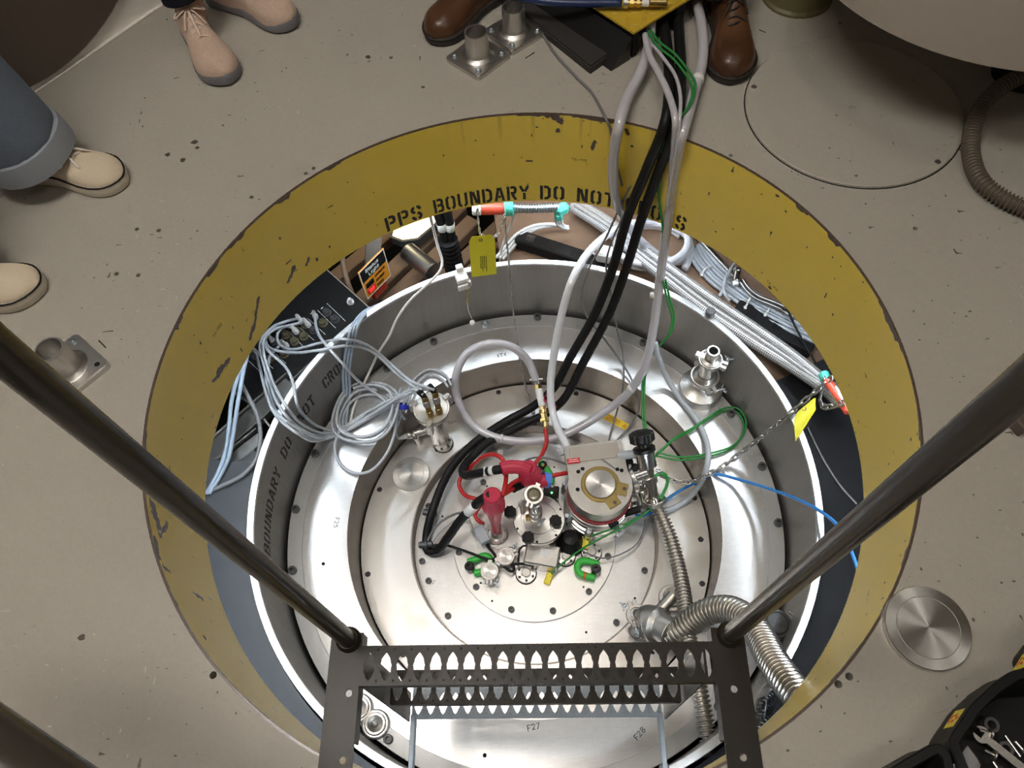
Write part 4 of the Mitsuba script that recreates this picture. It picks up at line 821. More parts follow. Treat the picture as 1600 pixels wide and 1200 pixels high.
line('green_wire', 'pair of green wires at the floor edge, lower strand beside the ramp', [(0.365,0.879,0.050),(0.378,0.820,0.055),(0.405,0.771,0.056),(0.425,0.719,0.052),(0.432,0.676,0.050),(0.415,0.627,0.045),(0.383,0.588,0.040),(0.360,0.583,-0.030),(0.367,0.586,-0.110),(0.372,0.586,-0.196),(0.387,0.555,-0.280),(0.387,0.511,-0.380)], .0030, 'wire_green', 'wire', 6)
for i in (0, 1):
    dx = np.array([.006, .002, 0.004]) * i
    line('green_wire', ['green wire hanging down the drum wall to the black knob, left strand', 'green wire hanging down the drum wall to the black knob, right strand'][i], np.array([(0.393,0.492,-0.410),(0.406,0.475,-0.460),(0.425,0.448,-0.530),(0.418,0.427,-0.560),(0.395,0.419,-0.610),(0.375,0.418,-0.660),(0.363,0.410,-0.730),(0.350,0.348,-0.752),(0.345,0.290,-0.780),(0.342,0.233,-0.770),(0.351,0.172,-0.770)]) + dx, .0028, 'wire_green', 'wire', 6)
    line('green_wire', ['inner strand of the green wire loop over the outer flange', 'outer strand of the green wire loop over the outer flange'][i], np.array([(0.355,0.154,-0.770),(0.382,0.173,-0.770),(0.418,0.202,-0.775),(0.463,0.211,-0.744),(0.517,0.241,-0.741),(0.569,0.267,-0.747),(0.605,0.262,-0.748),(0.618,0.222,-0.748),(0.599,0.178,-0.748),(0.562,0.147,-0.747),(0.514,0.134,-0.746),(0.471,0.132,-0.755),(0.423,0.142,-0.780),(0.359,0.158,-0.770)]) + dx * (1 if i else 0) + np.array([0, .004, .002]) * i, .0028, 'wire_green', 'wire', 6)
line('green_wire', 'green wire from the valve to the front yellow plug', [(0.345,0.095,-0.770),(0.370,0.102,-0.775),(0.383,0.090,-0.790),(0.369,0.061,-0.810),(0.338,0.030,-0.830),(0.271,-0.006,-0.850),(0.197,-0.033,-0.860),(0.136,-0.054,-0.880),(0.085,-0.079,-0.900),(0.052,-0.101,-0.908),(0.040,-0.112,-0.910)], .0030, 'wire_green', 'wire', 6)
line('green_wire', 'green wire from the valve to the yellow plug beside the pump', [(0.349,0.098,-0.770),(0.373,0.108,-0.775),(0.387,0.093,-0.790),(0.373,0.061,-0.810),(0.344,0.033,-0.830),(0.282,0.004,-0.850),(0.217,-0.014,-0.860),(0.163,-0.023,-0.880),(0.151,-0.025,-0.900)], .0030, 'wire_green', 'wire', 6)
line('grey_wire', 'thin dark wire curving from the small flange to the valve', [(0.124,-0.051,-0.900),(0.158,-0.072,-0.900),(0.193,-0.080,-0.910),(0.240,-0.071,-0.915),(0.290,-0.044,-0.920),(0.313,-0.010,-0.915),(0.322,0.019,-0.900)], .0022, 'wire_grey', 'wire', 6)
line('grey_wire', 'thin dark wire drooping across the pump cover panel', [(0.096,0.187,-0.780),(0.138,0.186,-0.755),(0.190,0.165,-0.752),(0.230,0.130,-0.750),(0.261,0.098,-0.760)], .0018, 'wire_grey', 'wire', 6)
rh = [(0.063,0.307,-0.845),(0.063,0.267,-0.850),(0.048,0.227,-0.840),(0.024,0.156,-0.740),(0.007,0.116,-0.700)]
line('red_hose', 'red hose from the brass coupling to the sideways crimson connector', rh, .0062, 'hose_red', 'hose')
line('red_hose', 'red hose loop over the sideways black cable', [(-0.182,0.188,-0.860),(-0.166,0.200,-0.840),(-0.144,0.199,-0.800),(-0.123,0.195,-0.760),(-0.091,0.181,-0.720),(-0.068,0.155,-0.700),(-0.061,0.113,-0.700),(-0.067,0.072,-0.690),(-0.075,0.042,-0.680)], .0062, 'hose_red', 'hose')
line('red_hose', 'red hose loop left of the upright crimson connector', [(-0.194,0.193,-0.870),(-0.205,0.174,-0.880),(-0.200,0.149,-0.880),(-0.182,0.124,-0.870),(-0.154,0.109,-0.860),(-0.142,0.100,-0.870),(-0.153,0.088,-0.880),(-0.164,0.075,-0.890),(-0.157,0.057,-0.890),(-0.140,0.043,-0.890)], .0062, 'hose_red', 'hose')
rs = thing('red_hose', 'red hose with a black sleeve between the two crimson connectors', 'hose')
part(rs, 'tube', hose([(-0.082,0.044,-0.690),(-0.058,0.065,-0.710),(-0.028,0.091,-0.740),(-0.009,0.102,-0.750)], .006, 10), 'hose_red', smooth=True)
part(rs, 'black_sleeve', sweep(np.array([(-0.046,0.076,-0.724),(-0.018,0.096,-0.745)]), .0105, 14), 'black_rubber', smooth=30)
line('red_hose', 'red hose crossing just above the one with the black sleeve', [(-0.073,0.054,-0.690),(-0.048,0.086,-0.710),(-0.021,0.104,-0.720)], .006, 'hose_red', 'hose')
line('red_hose', 'short red hose between the blue tape and the turbo pump', [(0.052,0.110,-0.745),(0.074,0.117,-0.750),(0.110,0.133,-0.780)], .006, 'hose_red', 'hose')
bc = thing('brass_coupling', 'brass quick coupling with a white sleeve and clamp on the milky hose loop', 'coupling')
bp = [np.array(q) for q in [(0.049,0.443,-0.786),(0.053,0.424,-0.800),(0.058,0.396,-0.815),(0.063,0.364,-0.830),(0.064,0.336,-0.838),(0.065,0.311,-0.845)]]
part(bc, 'hose_clamp', cat(cyl(bp[0], bp[0] + (bp[1] - bp[0]) * .5, .0145, 16), cyl(bp[0] + (-.02, 0, .004), bp[0] + (.02, 0, .004), .0045, 8)), 'steel')
part(bc, 'barb', cyl(bp[1] - (bp[1] - bp[0]) * .5, bp[1] + (bp[2] - bp[1]) * .1, .011, 6, b=.001), 'brass')
part(bc, 'sleeve_or_highlight', cyl(bp[1] + (bp[2] - bp[1]) * .1, bp[3] - (bp[3] - bp[2]) * .3, .0115, 16, b=.002), 'label_white')
part(bc, 'collar', cat(cyl(bp[3] - (bp[3] - bp[2]) * .3, bp[4], .0105, 6, b=.001), cyl(bp[3], bp[3] + (bp[4] - bp[3]) * .4, .0135, 16, b=.001), cyl(bp[4] - (bp[4] - bp[3]) * .1, bp[4] + (bp[5] - bp[4]) * .3, .016, 6, b=.001), cyl(bp[4], bp[5], .010, 16, b=.002)), 'brass')
rng = random.Random(4)
tw = []
for i in range(12):
    a = i * 1.9
    tw.append(np.array((0.0848, 0.3725, -0.8000)) + (.016 * math.cos(a) + rng.uniform(-.006, .006), .024 * math.sin(a * .7) + rng.uniform(-.006, .006), .014 * math.sin(a)))
solo('pink_wire', 'tangle of thin pink wire tied to the brass coupling', 'wire', hose(tw, .0014, 6, .004), 'boot_red', True)
line('grey_lead', 'grey lead arching from the recess wall past the black cables', [(-0.314,-0.007,-0.915),(-0.305,0.015,-0.910),(-0.276,0.050,-0.890),(-0.241,0.070,-0.880),(-0.200,0.082,-0.885),(-0.171,0.073,-0.890)], .0036, 'wire_grey', 'cable', 8)
line('grey_lead', 'paler grey lead arching just below the other grey lead', [(-0.299,0.003,-0.915),(-0.272,0.034,-0.900),(-0.239,0.056,-0.895),(-0.210,0.067,-0.900),(-0.178,0.064,-0.900)], .0034, 'cable_grey', 'cable', 8)
line('black_lead', 'black lead running from the recess wall to the left green hoist ring', [(-0.317,-0.004,-0.910),(-0.265,0.001,-0.912),(-0.220,-0.015,-0.910),(-0.174,-0.039,-0.900),(-0.130,-0.061,-0.895),(-0.112,-0.057,-0.900)], .0038, 'black_rubber', 'cable', 8)
line('black_lead', 'black lead from the pale gauge box to the tied loop', [(-0.132,-0.019,-0.905),(-0.120,-0.038,-0.900),(-0.110,-0.056,-0.900)], .003, 'black_rubber', 'cable', 8)
line('black_lead', 'black lead bent round the foot of the pot', [(0.027,-0.030,-0.890),(-0.001,-0.030,-0.895),(-0.037,-0.029,-0.900),(-0.046,-0.043,-0.900),(-0.050,-0.071,-0.905)], .003, 'black_rubber', 'cable', 8)
line('grey_lead', 'dark grey lead behind the crimson connector running to the pump', [(-0.011,0.195,-0.820),(0.012,0.196,-0.800),(0.048,0.190,-0.790),(0.084,0.177,-0.790),(0.112,0.167,-0.800)], .0032, 'wire_grey', 'cable', 8)
for i, q in enumerate(((-0.3152, 0.1055, -0.9150), (-0.3301, 0.0059, -0.9150))):
    k = thing('wall_connector', ['upper dark round connector on the recess wall', 'lower dark round connector on the recess wall'][i], 'connector')
    q = V(*q); d = V(-q[0], -q[1], .15 * np.linalg.norm(q[:2])); d /= np.linalg.norm(d)
    part(k, 'body', cat(cyl(q, q + d * .018, .010, 14, b=.001), cyl(q + d * .018, q + d * .026, .0125, 14, b=.001), cyl(q + d * .026, q + d * .040, .0085, 14, b=.001)), 'bolt_steel')

# grey signal cables
GC = 'grey signal cables between the black connector panel and the feedthrough'
GL = 'pale blue grey signal cable looping from the black connector panel to the feedthrough'
E_ = "640,612,-.66 662,604,-.61 677,609,-.62"
def sig(pts, lab=GL, grp=GC, r=.0043, m='cable_grey'):
    return line('signal_cable', lab, pts, r, m, 'cable', 8, .014, grp)
sig([(-0.628,0.623,-0.615),(-0.662,0.596,-0.590),(-0.687,0.559,-0.560),(-0.708,0.499,-0.540),(-0.693,0.425,-0.540),(-0.664,0.339,-0.570),(-0.595,0.219,-0.464),(-0.586,0.230,-0.560),(-0.576,0.282,-0.710),(-0.531,0.309,-0.745),(-0.475,0.339,-0.740),(-0.419,0.372,-0.735),(-0.314,0.369,-0.660),(-0.267,0.353,-0.610),(-0.242,0.346,-0.620)])
sig([(-0.608,0.609,-0.615),(-0.642,0.583,-0.590),(-0.677,0.553,-0.560),(-0.697,0.491,-0.530),(-0.669,0.382,-0.540),(-0.610,0.269,-0.514),(-0.591,0.269,-0.632),(-0.550,0.300,-0.735),(-0.456,0.353,-0.735),(-0.328,0.367,-0.660),(-0.290,0.351,-0.620),(-0.272,0.336,-0.625)])
sig([(-0.633,0.582,-0.610),(-0.659,0.580,-0.590),(-0.677,0.549,-0.580),(-0.668,0.513,-0.580),(-0.630,0.486,-0.570),(-0.544,0.486,-0.550),(-0.458,0.450,-0.488),(-0.412,0.488,-0.598),(-0.370,0.474,-0.670),(-0.310,0.395,-0.640),(-0.270,0.353,-0.605),(-0.240,0.346,-0.620)])
sig([(-0.700,0.553,-0.610),(-0.709,0.557,-0.590),(-0.708,0.526,-0.580),(-0.687,0.494,-0.570),(-0.626,0.469,-0.560),(-0.532,0.436,-0.509),(-0.459,0.455,-0.528),(-0.407,0.482,-0.620),(-0.357,0.448,-0.680),(-0.300,0.370,-0.630),(-0.270,0.338,-0.625)])
sig([(-0.673,0.537,-0.610),(-0.691,0.459,-0.570),(-0.676,0.374,-0.560),(-0.623,0.263,-0.508),(-0.577,0.205,-0.520),(-0.577,0.277,-0.715),(-0.522,0.303,-0.747),(-0.437,0.347,-0.735),(-0.312,0.360,-0.650),(-0.272,0.336,-0.625)])
sig([(-0.744,0.510,-0.610),(-0.714,0.434,-0.570),(-0.688,0.351,-0.560),(-0.634,0.244,-0.506),(-0.567,0.173,-0.474),(-0.570,0.273,-0.721),(-0.503,0.309,-0.745),(-0.400,0.360,-0.735),(-0.291,0.355,-0.630),(-0.242,0.346,-0.620)])
sig([(-0.711,0.522,-0.550),(-0.678,0.460,-0.530),(-0.631,0.408,-0.530),(-0.602,0.350,-0.514),(-0.582,0.273,-0.500),(-0.594,0.298,-0.626),(-0.575,0.303,-0.702),(-0.531,0.311,-0.745),(-0.457,0.339,-0.740),(-0.344,0.367,-0.680),(-0.271,0.348,-0.610)])
sig([(-0.702,0.486,-0.610),(-0.693,0.399,-0.565),(-0.676,0.335,-0.580),(-0.605,0.219,-0.486),(-0.565,0.206,-0.538),(-0.558,0.293,-0.744),(-0.485,0.321,-0.745),(-0.400,0.364,-0.735)])
sig([(-0.581,0.626,-0.610),(-0.563,0.549,-0.575),(-0.515,0.450,-0.511),(-0.476,0.404,-0.536),(-0.456,0.415,-0.660),(-0.416,0.402,-0.720),(-0.359,0.350,-0.736),(-0.347,0.344,-0.776)], 'pale blue grey signal cable running straight diagonally over the stencilled drum wall', None)
for i in range(3):
    o = np.array([.009 * i, .004 * i, 0])
    sig(np.array([(-0.358,0.660,-0.620),(-0.396,0.621,-0.585),(-0.426,0.559,-0.530),(-0.440,0.466,-0.469),(-0.471,0.461,-0.552),(-0.503,0.440,-0.652),(-0.517,0.409,-0.726),(-0.529,0.346,-0.745),(-0.531,0.295,-0.745)]) + o, 'blue grey signal cable draped over the back rim into the coil', 'cables draped over the back rim', m='cable_blue_grey')
CO = 'signal cables coiled on the left of the outer flange'
ctr = np.array((-0.4504, 0.3491, -0.7450))
for i in range(5):
    rr, ph = .072 + .007 * ((i * 3) % 5), .6 * i
    pts = [ctr + (rr * (1.0 + .12 * math.sin(2 * t + i)) * math.cos(t + ph), rr * .98 * math.sin(t + ph), .004 + .008 * i + .003 * math.sin(3 * t)) for t in np.linspace(0, 5.9, 22)]
    sig(pts, 'pale signal cable coiled on the left of the outer flange', CO)
sig([(-0.523,0.298,-0.720),(-0.540,0.255,-0.735),(-0.528,0.211,-0.747),(-0.488,0.175,-0.748),(-0.441,0.176,-0.748),(-0.398,0.219,-0.747),(-0.373,0.273,-0.740),(-0.363,0.335,-0.735),(-0.358,0.374,-0.730)], 'signal cable hanging in a single large loop below the coil', None)
sig([(-0.203,0.427,-0.745),(-0.221,0.468,-0.748),(-0.265,0.490,-0.748),(-0.304,0.470,-0.748),(-0.330,0.420,-0.740),(-0.347,0.352,-0.730)], 'signal cable arching behind the feedthrough, outer one', None, .0036)
sig([(-0.213,0.422,-0.745),(-0.231,0.454,-0.748),(-0.269,0.473,-0.748),(-0.298,0.450,-0.746),(-0.320,0.408,-0.740),(-0.337,0.343,-0.735)], 'signal cable arching behind the feedthrough, inner one', None, .0036)
sig([(-0.349,0.419,-0.720),(-0.357,0.379,-0.720),(-0.354,0.342,-0.750),(-0.376,0.318,-0.790),(-0.378,0.319,-0.844)], 'signal cable dropping through the blue tie to the white boot', None, .0034, 'cable_blue_grey')
solo('cable_tie', 'dark blue hook and loop tie round the signal cables beside the feedthrough', 'cable tie', lathe([(.017, -.006), (.0195, -.005), (.0195, .007), (.017, .008)], 20, close=True).apply_transform(frame((-0.3461, 0.3673, -0.7350), V(*(-0.3525, 0.3463, -0.7500)) - V(*(-0.3417, 0.3842, -0.7200)))), 'tie_blue')
for lab, p, m_ in (('left blue grey cable hanging in the dark gap left of the drum', [(-0.699,0.401,-0.420),(-0.728,0.351,-0.460),(-0.753,0.300,-0.500),(-0.765,0.241,-0.530),(-0.779,0.183,-0.560),(-0.797,0.126,-0.570),(-0.821,0.073,-0.572)], 'cable_blue_grey'), ('right blue grey cable hanging in the dark gap left of the drum', [(-0.692,0.395,-0.420),(-0.715,0.359,-0.460),(-0.736,0.298,-0.500),(-0.756,0.218,-0.540),(-0.769,0.164,-0.560),(-0.791,0.117,-0.570),(-0.814,0.073,-0.572)], 'cable_blue_grey'), ('dark cable bowing out beside the drum rim at the left', [(-0.743,0.366,-0.500),(-0.732,0.339,-0.540),(-0.704,0.279,-0.560),(-0.692,0.214,-0.565),(-0.699,0.154,-0.565),(-0.730,0.117,-0.570),(-0.786,0.091,-0.572),(-0.818,0.081,-0.574)], 'wire_grey')):
    line('hanging_cable', lab, p, .0058, m_, 'cable', 10)

# corrugated hoses
solo('bellows_hose', 'slim corrugated metal hose running from the valve past the treads', 'hose', bellows([(0.347,0.038,-0.835),(0.358,0.013,-0.845),(0.372,-0.047,-0.850),(0.379,-0.121,-0.845),(0.379,-0.195,-0.830),(0.373,-0.258,-0.810),(0.364,-0.321,-0.780),(0.354,-0.397,-0.740),(0.353,-0.466,-0.720),(0.353,-0.529,-0.715),(0.351,-0.610,-0.715),(0.344,-0.687,-0.715)], .0215, .0105, .42, 20), 'bellows_steel', True)
solo('bellows_hose', 'large corrugated metal hose arching over the right landing bar and out of the pit', 'hose', bellows([(0.308,-0.328,-0.800),(0.339,-0.320,-0.775),(0.377,-0.302,-0.740),(0.414,-0.294,-0.700),(0.448,-0.304,-0.660),(0.472,-0.340,-0.610),(0.476,-0.393,-0.550),(0.470,-0.453,-0.480),(0.471,-0.504,-0.420),(0.479,-0.553,-0.370),(0.492,-0.600,-0.335),(0.511,-0.634,-0.330)], .0335, .0120, .32, 24), 'bellows_steel', True)
sp = thing('spiral_hose', 'black hose with bright wire spiral at the lower right of the drum', 'hose')
sp_p = [(0.541,-0.365,-0.640),(0.542,-0.388,-0.660),(0.525,-0.432,-0.660),(0.497,-0.477,-0.630),(0.456,-0.524,-0.550),(0.419,-0.568,-0.470),(0.388,-0.606,-0.410),(0.363,-0.646,-0.370),(0.339,-0.688,-0.350)]
part(sp, 'tube', hose(sp_p, .0205, 18, .01), 'black_gloss', smooth=True)
pp = resample(spline(sp_p, 10), .0022); t_, a_, b_ = frames(pp)
s_ = np.arange(len(pp)) * .0022 / .017 * 2 * math.pi
part(sp, 'wire_spiral', sweep(pp + .0208 * (np.cos(s_)[:, None] * a_ + np.sin(s_)[:, None] * b_), .0012, 5), 'zinc', smooth=True)

# chains
LINK_PATH = np.array([(x, y, 0) for x, y in [(.0085 * math.cos(t) * .52, (.0085 if math.sin(t) > 0 else -.0085) * .62 + .0085 * .52 * math.sin(t)) for t in np.linspace(0, 2 * math.pi, 21)[:-1]]])
LINK = ply(sweep(LINK_PATH, .0019, 6, closed=True), 'steel_worn', smooth=True)
def chain(label, pts, scale=1.0):
    k = thing('chain', label, 'chain')
    p = resample(spline(pts, 10), .0142 * scale)
    for i in range(len(p) - 1):
        d = p[i + 1] - p[i]; d /= np.linalg.norm(d) + 1e-9
        m = frame((p[i] + p[i + 1]) / 2, d, (0, 0, 1) if i % 2 else (.3, 1, .2))
        # link lies along its local y
        R = np.array([[1, 0, 0, 0], [0, 0, -1, 0], [0, 1, 0, 0], [0, 0, 0, 1.0]])
        part(k, 'link', LINK, None, to=m @ R @ np.diag([scale, scale, scale, 1]))
    return k
chain('steel chain hanging down the back of the drum wall', [(-0.005,0.690,-0.335),(-0.005,0.657,-0.400),(-0.003,0.625,-0.500),(-0.003,0.590,-0.590),(-0.000,0.549,-0.680),(0.005,0.502,-0.750),(0.015,0.458,-0.830),(0.032,0.399,-0.890),(0.043,0.349,-0.890)], .9)
chain('short steel chain holding the yellow tag at the back', [(-0.077,0.745,-0.352),(-0.078,0.730,-0.384),(-0.077,0.715,-0.417)], 1.0)
chain('short slack steel chain between the back yellow tag and the red tube', [(-0.072,0.715,-0.428),(-0.053,0.720,-0.448),(-0.031,0.730,-0.451),(-0.015,0.740,-0.422),(-0.005,0.750,-0.392)], .9)
chain('steel chain slung from the valve over the right side of the drum rim', [(0.741,0.160,-0.400),(0.718,0.153,-0.440),(0.693,0.142,-0.475),(0.663,0.127,-0.505),(0.634,0.126,-0.585),(0.600,0.119,-0.660),(0.565,0.110,-0.715),(0.517,0.089,-0.745),(0.484,0.084,-0.765),(0.451,0.082,-0.800),(0.409,0.094,-0.810),(0.372,0.107,-0.800)], 1.4)
chain('short steel chain hooked round the red tube at the right of the opening', [(0.731,0.169,-0.420),(0.729,0.150,-0.450),(0.725,0.129,-0.470),(0.730,0.106,-0.450),(0.740,0.097,-0.420),(0.742,0.081,-0.380)], 1.4)

# ---------------------------------------------------------------- behind and beside the drum, under the floor
def beam(p0, p1, w, h, b=.002, up=(0, 0, 1)):
    """box from p0 to p1, w across and h along up (top face through the points)"""
    p0, p1 = V(*p0), V(*p1)
    L = np.linalg.norm(p1 - p0)
    return mv(bx(h, w, L, b, (-h / 2, 0, L / 2)), frame(p0, p1 - p0, up))
# connector panel
pan = thing('connector_panel', 'black rack panel with rows of round connectors beside the drum rim at upper left', 'panel')
A, B, C, D = V(*(-0.4260, 0.6487, -0.6300)), V(*(-0.5808, 0.8308, -0.6300)), V(*(-0.8908, 0.4771, -0.6300)), V(*(-0.7266, 0.3329, -0.6300))
pl = Polygon([tuple(q[:2]) for q in (A, B, C, D)])
part(pan, 'plate', prism(pl, .012, -.642), 'black_paint')
part(pan, 'frame', cat(beam(D + (0, 0, .004), C + (0, 0, .004), .008, .018), beam(D + (0, 0, .004), A + (0, 0, .004), .006, .016)), 'steel_worn', label='pale metal edge of the panel')
part(pan, 'frame_end', beam(B + (0, 0, .003), A + (0, 0, .003), .003, .010), 'cream_paint')
CONN = cat(lathe([(0, .010), (.0065, .010), (.0075, .014), (.0095, .014), (.0105, .012), (.0105, .003), (.014, .003), (.014, 0)], 16), cyl((.002, .002, .01), (.002, .002, .0125), .0015, 6), cyl((-.003, 0, .01), (-.003, 0, .0125), .0015, 6))
CONN_P, CONN_B = ply(CONN, 'bolt_steel', smooth=30), ply(CONN, 'connector_olive', smooth=30)
for i, q in enumerate([(-0.551,0.643,-0.630),(-0.526,0.616,-0.630),(-0.561,0.606,-0.630),(-0.586,0.584,-0.630),(-0.615,0.566,-0.630),(-0.642,0.551,-0.630),(-0.668,0.576,-0.630),(-0.701,0.557,-0.630),(-0.668,0.510,-0.630),(-0.753,0.515,-0.630),(-0.709,0.497,-0.630),(-0.612,0.606,-0.630),(-0.639,0.591,-0.630),(-0.730,0.530,-0.630)]): part(pan, 'connector', CONN_P if i in (0, 1, 3, 7, 9) else CONN_B, None, to=trans(q) @ rotz(i))
for a, b in zip([(-0.553,0.678,-0.630),(-0.580,0.656,-0.630),(-0.609,0.631,-0.630),(-0.633,0.604,-0.630),(-0.656,0.584,-0.630),(-0.696,0.517,-0.630),(-0.730,0.504,-0.630),(-0.772,0.501,-0.630)], [(-0.495,0.608,-0.630),(-0.523,0.586,-0.630),(-0.552,0.566,-0.630),(-0.585,0.550,-0.630),(-0.611,0.526,-0.630),(-0.662,0.480,-0.630),(-0.698,0.466,-0.630),(-0.737,0.462,-0.630)]): part(pan, 'printed_line', beam(V(*a) + (0, 0, .0004), V(*b) + (0, 0, .0004), .0016, .0006, .0001), 'label_white', smooth=False)
for q in [(-0.567,0.663,-0.630),(-0.536,0.630,-0.630),(-0.597,0.648,-0.630),(-0.683,0.600,-0.630)]: part(pan, 'printed_mark', at(bx(.010, .003, .0006, .0001), q, 45), 'label_white', smooth=False)
part(pan, 'white_knob', cat(cyl((-0.4818, 0.6732, -0.6300), V(*(-0.4818, 0.6732, -0.6300)) + (0, 0, .008), .011, 14, b=.001), cyl((-0.4798, 0.6673, -0.6220), V(*(-0.4798, 0.6673, -0.6220)) + (0, 0, .022), .0055, 12, b=.002)), 'cable_white')
for i, (q, d) in enumerate(zip([(-0.621,0.613,-0.608),(-0.601,0.601,-0.610),(-0.636,0.579,-0.608),(-0.583,0.628,-0.610),(-0.702,0.556,-0.610),(-0.662,0.536,-0.610),(-0.743,0.516,-0.612)], [(-.5, .1, .3), (-.5, 0, .3), (-.5, .15, .35), (.2, -.4, .6), (-.4, -.2, .5), (-.4, -.3, .4), (0, -.4, .6)])):
    m = frame(V(*q) - (0, 0, .018), V(*d) * .4 + (0, 0, 1))
    k = solo('cable_boot', 'white marked cable boot plugged into the connector panel', 'cable boot', mv(lathe([(.0078, 0), (.0085, .004), (.0085, .014), (.006, .018), (.0055, .034), (.0046, .04)], 14), m), 'cable_white', group='white cable boots in the connector panel')
# light channels lower left
st = solo('steel_channel', 'upper grey steel channel in the gap left of the drum', 'channel', cat(beam((-0.8610, 0.1980, -0.6200), (-0.6398, 0.4084, -0.6200), .050, .030), beam((-0.8750, 0.2257, -0.6120), (-0.6538, 0.4385, -0.6120), .005, .02)), 'steel_worn')
st = solo('steel_channel', 'lower grey steel channel in the gap left of the drum, nearer the ladder', 'channel', cat(beam((-0.8442, 0.1220, -0.6000), (-0.7037, 0.2378, -0.6000), .034, .02), beam((-0.8509, 0.1481, -0.5920), (-0.7168, 0.2618, -0.5920), .005, .018)), 'steel_worn')
solo('grey_box', 'dark grey box below the lower steel channel left of the drum', 'box', beam((-0.8298, 0.0819, -0.6050), (-0.7156, 0.1980, -0.6050), .06, .05), 'bolt_steel')
solo('white_rod', 'short white rod poking out beside the drum rim', 'rod', cyl((-0.7065, 0.3001, -0.6200), (-0.6836, 0.2664, -0.6000), .003, 8), 'cable_white')
# timbers and things in the dark at the back
TB = 'brown timbers lying under the floor at the back'
for i, (a, b, w, lab) in enumerate([((-0.6019, 0.9594, -0.8600), (-0.1938, 1.3454, -0.8600), .05, 'darkest back timber, running past the glowing patch'), ((-0.5118, 0.8480, -0.8600), (-0.1515, 1.2381, -0.8600), .06, 'brown timber in front of the darkest one'), ((-0.4082, 0.7839, -0.8000), (-0.1066, 1.1137, -0.8000), .055, 'brown timber under the short steel pipe'), ((-0.3106, 0.7838, -0.8000), (0.0030, 1.1012, -0.8000), .045, 'reddish timber just behind the drum rim'), ((-0.2031, 0.8216, -0.7800), (0.0198, 1.0196, -0.7800), .02, 'thin brown batten behind the yellow tag')]):
    solo('timber', lab, 'timber', beam(a, b, w, .05, .004), 'brown_deck', group=TB)
glow = thing('glow_patch', 'added glowing warm panel for the bright lit patch under the back lip left of the black riser', 'lamp')  # added glowing panel standing in for a brightly lit patch
fpl = [np.array(q) for q in [(-0.382,1.037,-0.780),(-0.347,1.016,-0.780),(-0.298,1.019,-0.770),(-0.243,1.071,-0.750),(-0.201,1.128,-0.740),(-0.318,1.124,-0.740),(-0.374,1.075,-0.760)]]
fp_ = Polygon([q[:2] for q in fpl]); part(glow, 'housing', prism(fp_.buffer(.008), .03, -.80), 'lamp_housing')
fe = part(glow, 'face', prism(fp_, .002, -.7695), 'label_white', smooth=False)
scene[fe]['emitter'] = {'type': 'area', 'radiance': {'type': 'rgb', 'value': [1.7, 1.25, .62]}}
solo('steel_pipe', 'short brown steel pipe lying across the timbers at the back', 'pipe', cyl((-0.3256, 0.9263, -0.7200), (-0.2448, 0.8343, -0.7200), .031, 28, b=.003), 'steel_worn')
solo('copper_pipe', 'thin coppery pipe rising beside the status light sign', 'pipe', hose([(-0.507,0.839,-0.600),(-0.503,0.786,-0.640),(-0.487,0.736,-0.680),(-0.450,0.686,-0.700)], .0085, 12), 'brown_deck', True)
solo('grey_post', 'grey post in the shadow behind the status light sign', 'post', beam((-0.4124, 0.9624, -0.6200), (-0.4537, 0.9296, -0.8000), .05, .05, .003, (0, -1, 0)), 'cream_paint')
# status light sign, upright
sg = thing('status_sign', 'orange and black status light sign standing at the upper left of the pit', 'sign')
TL, TR = V(*(-0.4450, 0.7252, -0.5600)), V(*(-0.3720, 0.8108, -0.5600))
ex = TR - TL; wS = np.linalg.norm(ex); ex /= wS; hS = .132
nz = np.cross(ex, (0, 0, 1)); nz /= np.linalg.norm(nz)
SM = np.eye(4); SM[:3, 0], SM[:3, 1], SM[:3, 2], SM[:3, 3] = ex, (0, 0, 1), nz, TL - (0, 0, hS)
def on_sign(m): return mv(m, SM)
part(sg, 'panel', on_sign(bx(wS, hS, .004, .0006, (wS / 2, hS / 2, -.002))), 'label_orange')
part(sg, 'border', on_sign(cat(*[bx(*s, .0008, .0002, c) for s, c in (((wS, .003), (wS / 2, hS - .0015, .0004)), ((wS, .003), (wS / 2, .0015, .0004)), ((.003, hS), (.0015, hS / 2, .0004)), ((.003, hS), (wS - .0015, hS / 2, .0004)))])), 'label_white')
part(sg, 'header', on_sign(bx(wS - .008, .050, .0008, .0002, (wS / 2, hS - .030, .0003))), 'black_paint')
for tx, x, y, h, c, bd in (('Status', wS * .2, hS - .026, .0145, 'label_white', True), ('Light', wS * .28, hS - .048, .0145, 'label_white', True), ('UNSAFE', wS * .45, .058, .0085, 'black_paint', True), ('SWEEP', wS * .45, .036, .0085, 'black_paint', True), ('SAFE', wS * .45, .014, .0085, 'black_paint', True)):
    part(sg, 'lettering', on_sign(at(meshkit.text_mesh(tx, h, .0006, bd), (x, y, .0007))), c, smooth=False)
for i, c in enumerate(('brown_paint', 'label_red')):
    k = part(sg, 'indicator', on_sign(bx(wS * .3, .020, .004, .001, (wS * .24, .054 - .028 * i, .001))), c)
sgl = part(sg, 'lit_lamp', on_sign(bx(wS * .2, .012, .002, .0005, (wS * .24, .026, .0035))), 'label_red')
scene[sgl]['emitter'] = {'type': 'area', 'radiance': {'type': 'rgb', 'value': [1.2, .03, .02]}}
solo('red_box', 'bright red box below the status light sign', 'box', mv(bx(.062, .055, .05, .003, (.066, -.025, -.035)), SM), 'red_panel')
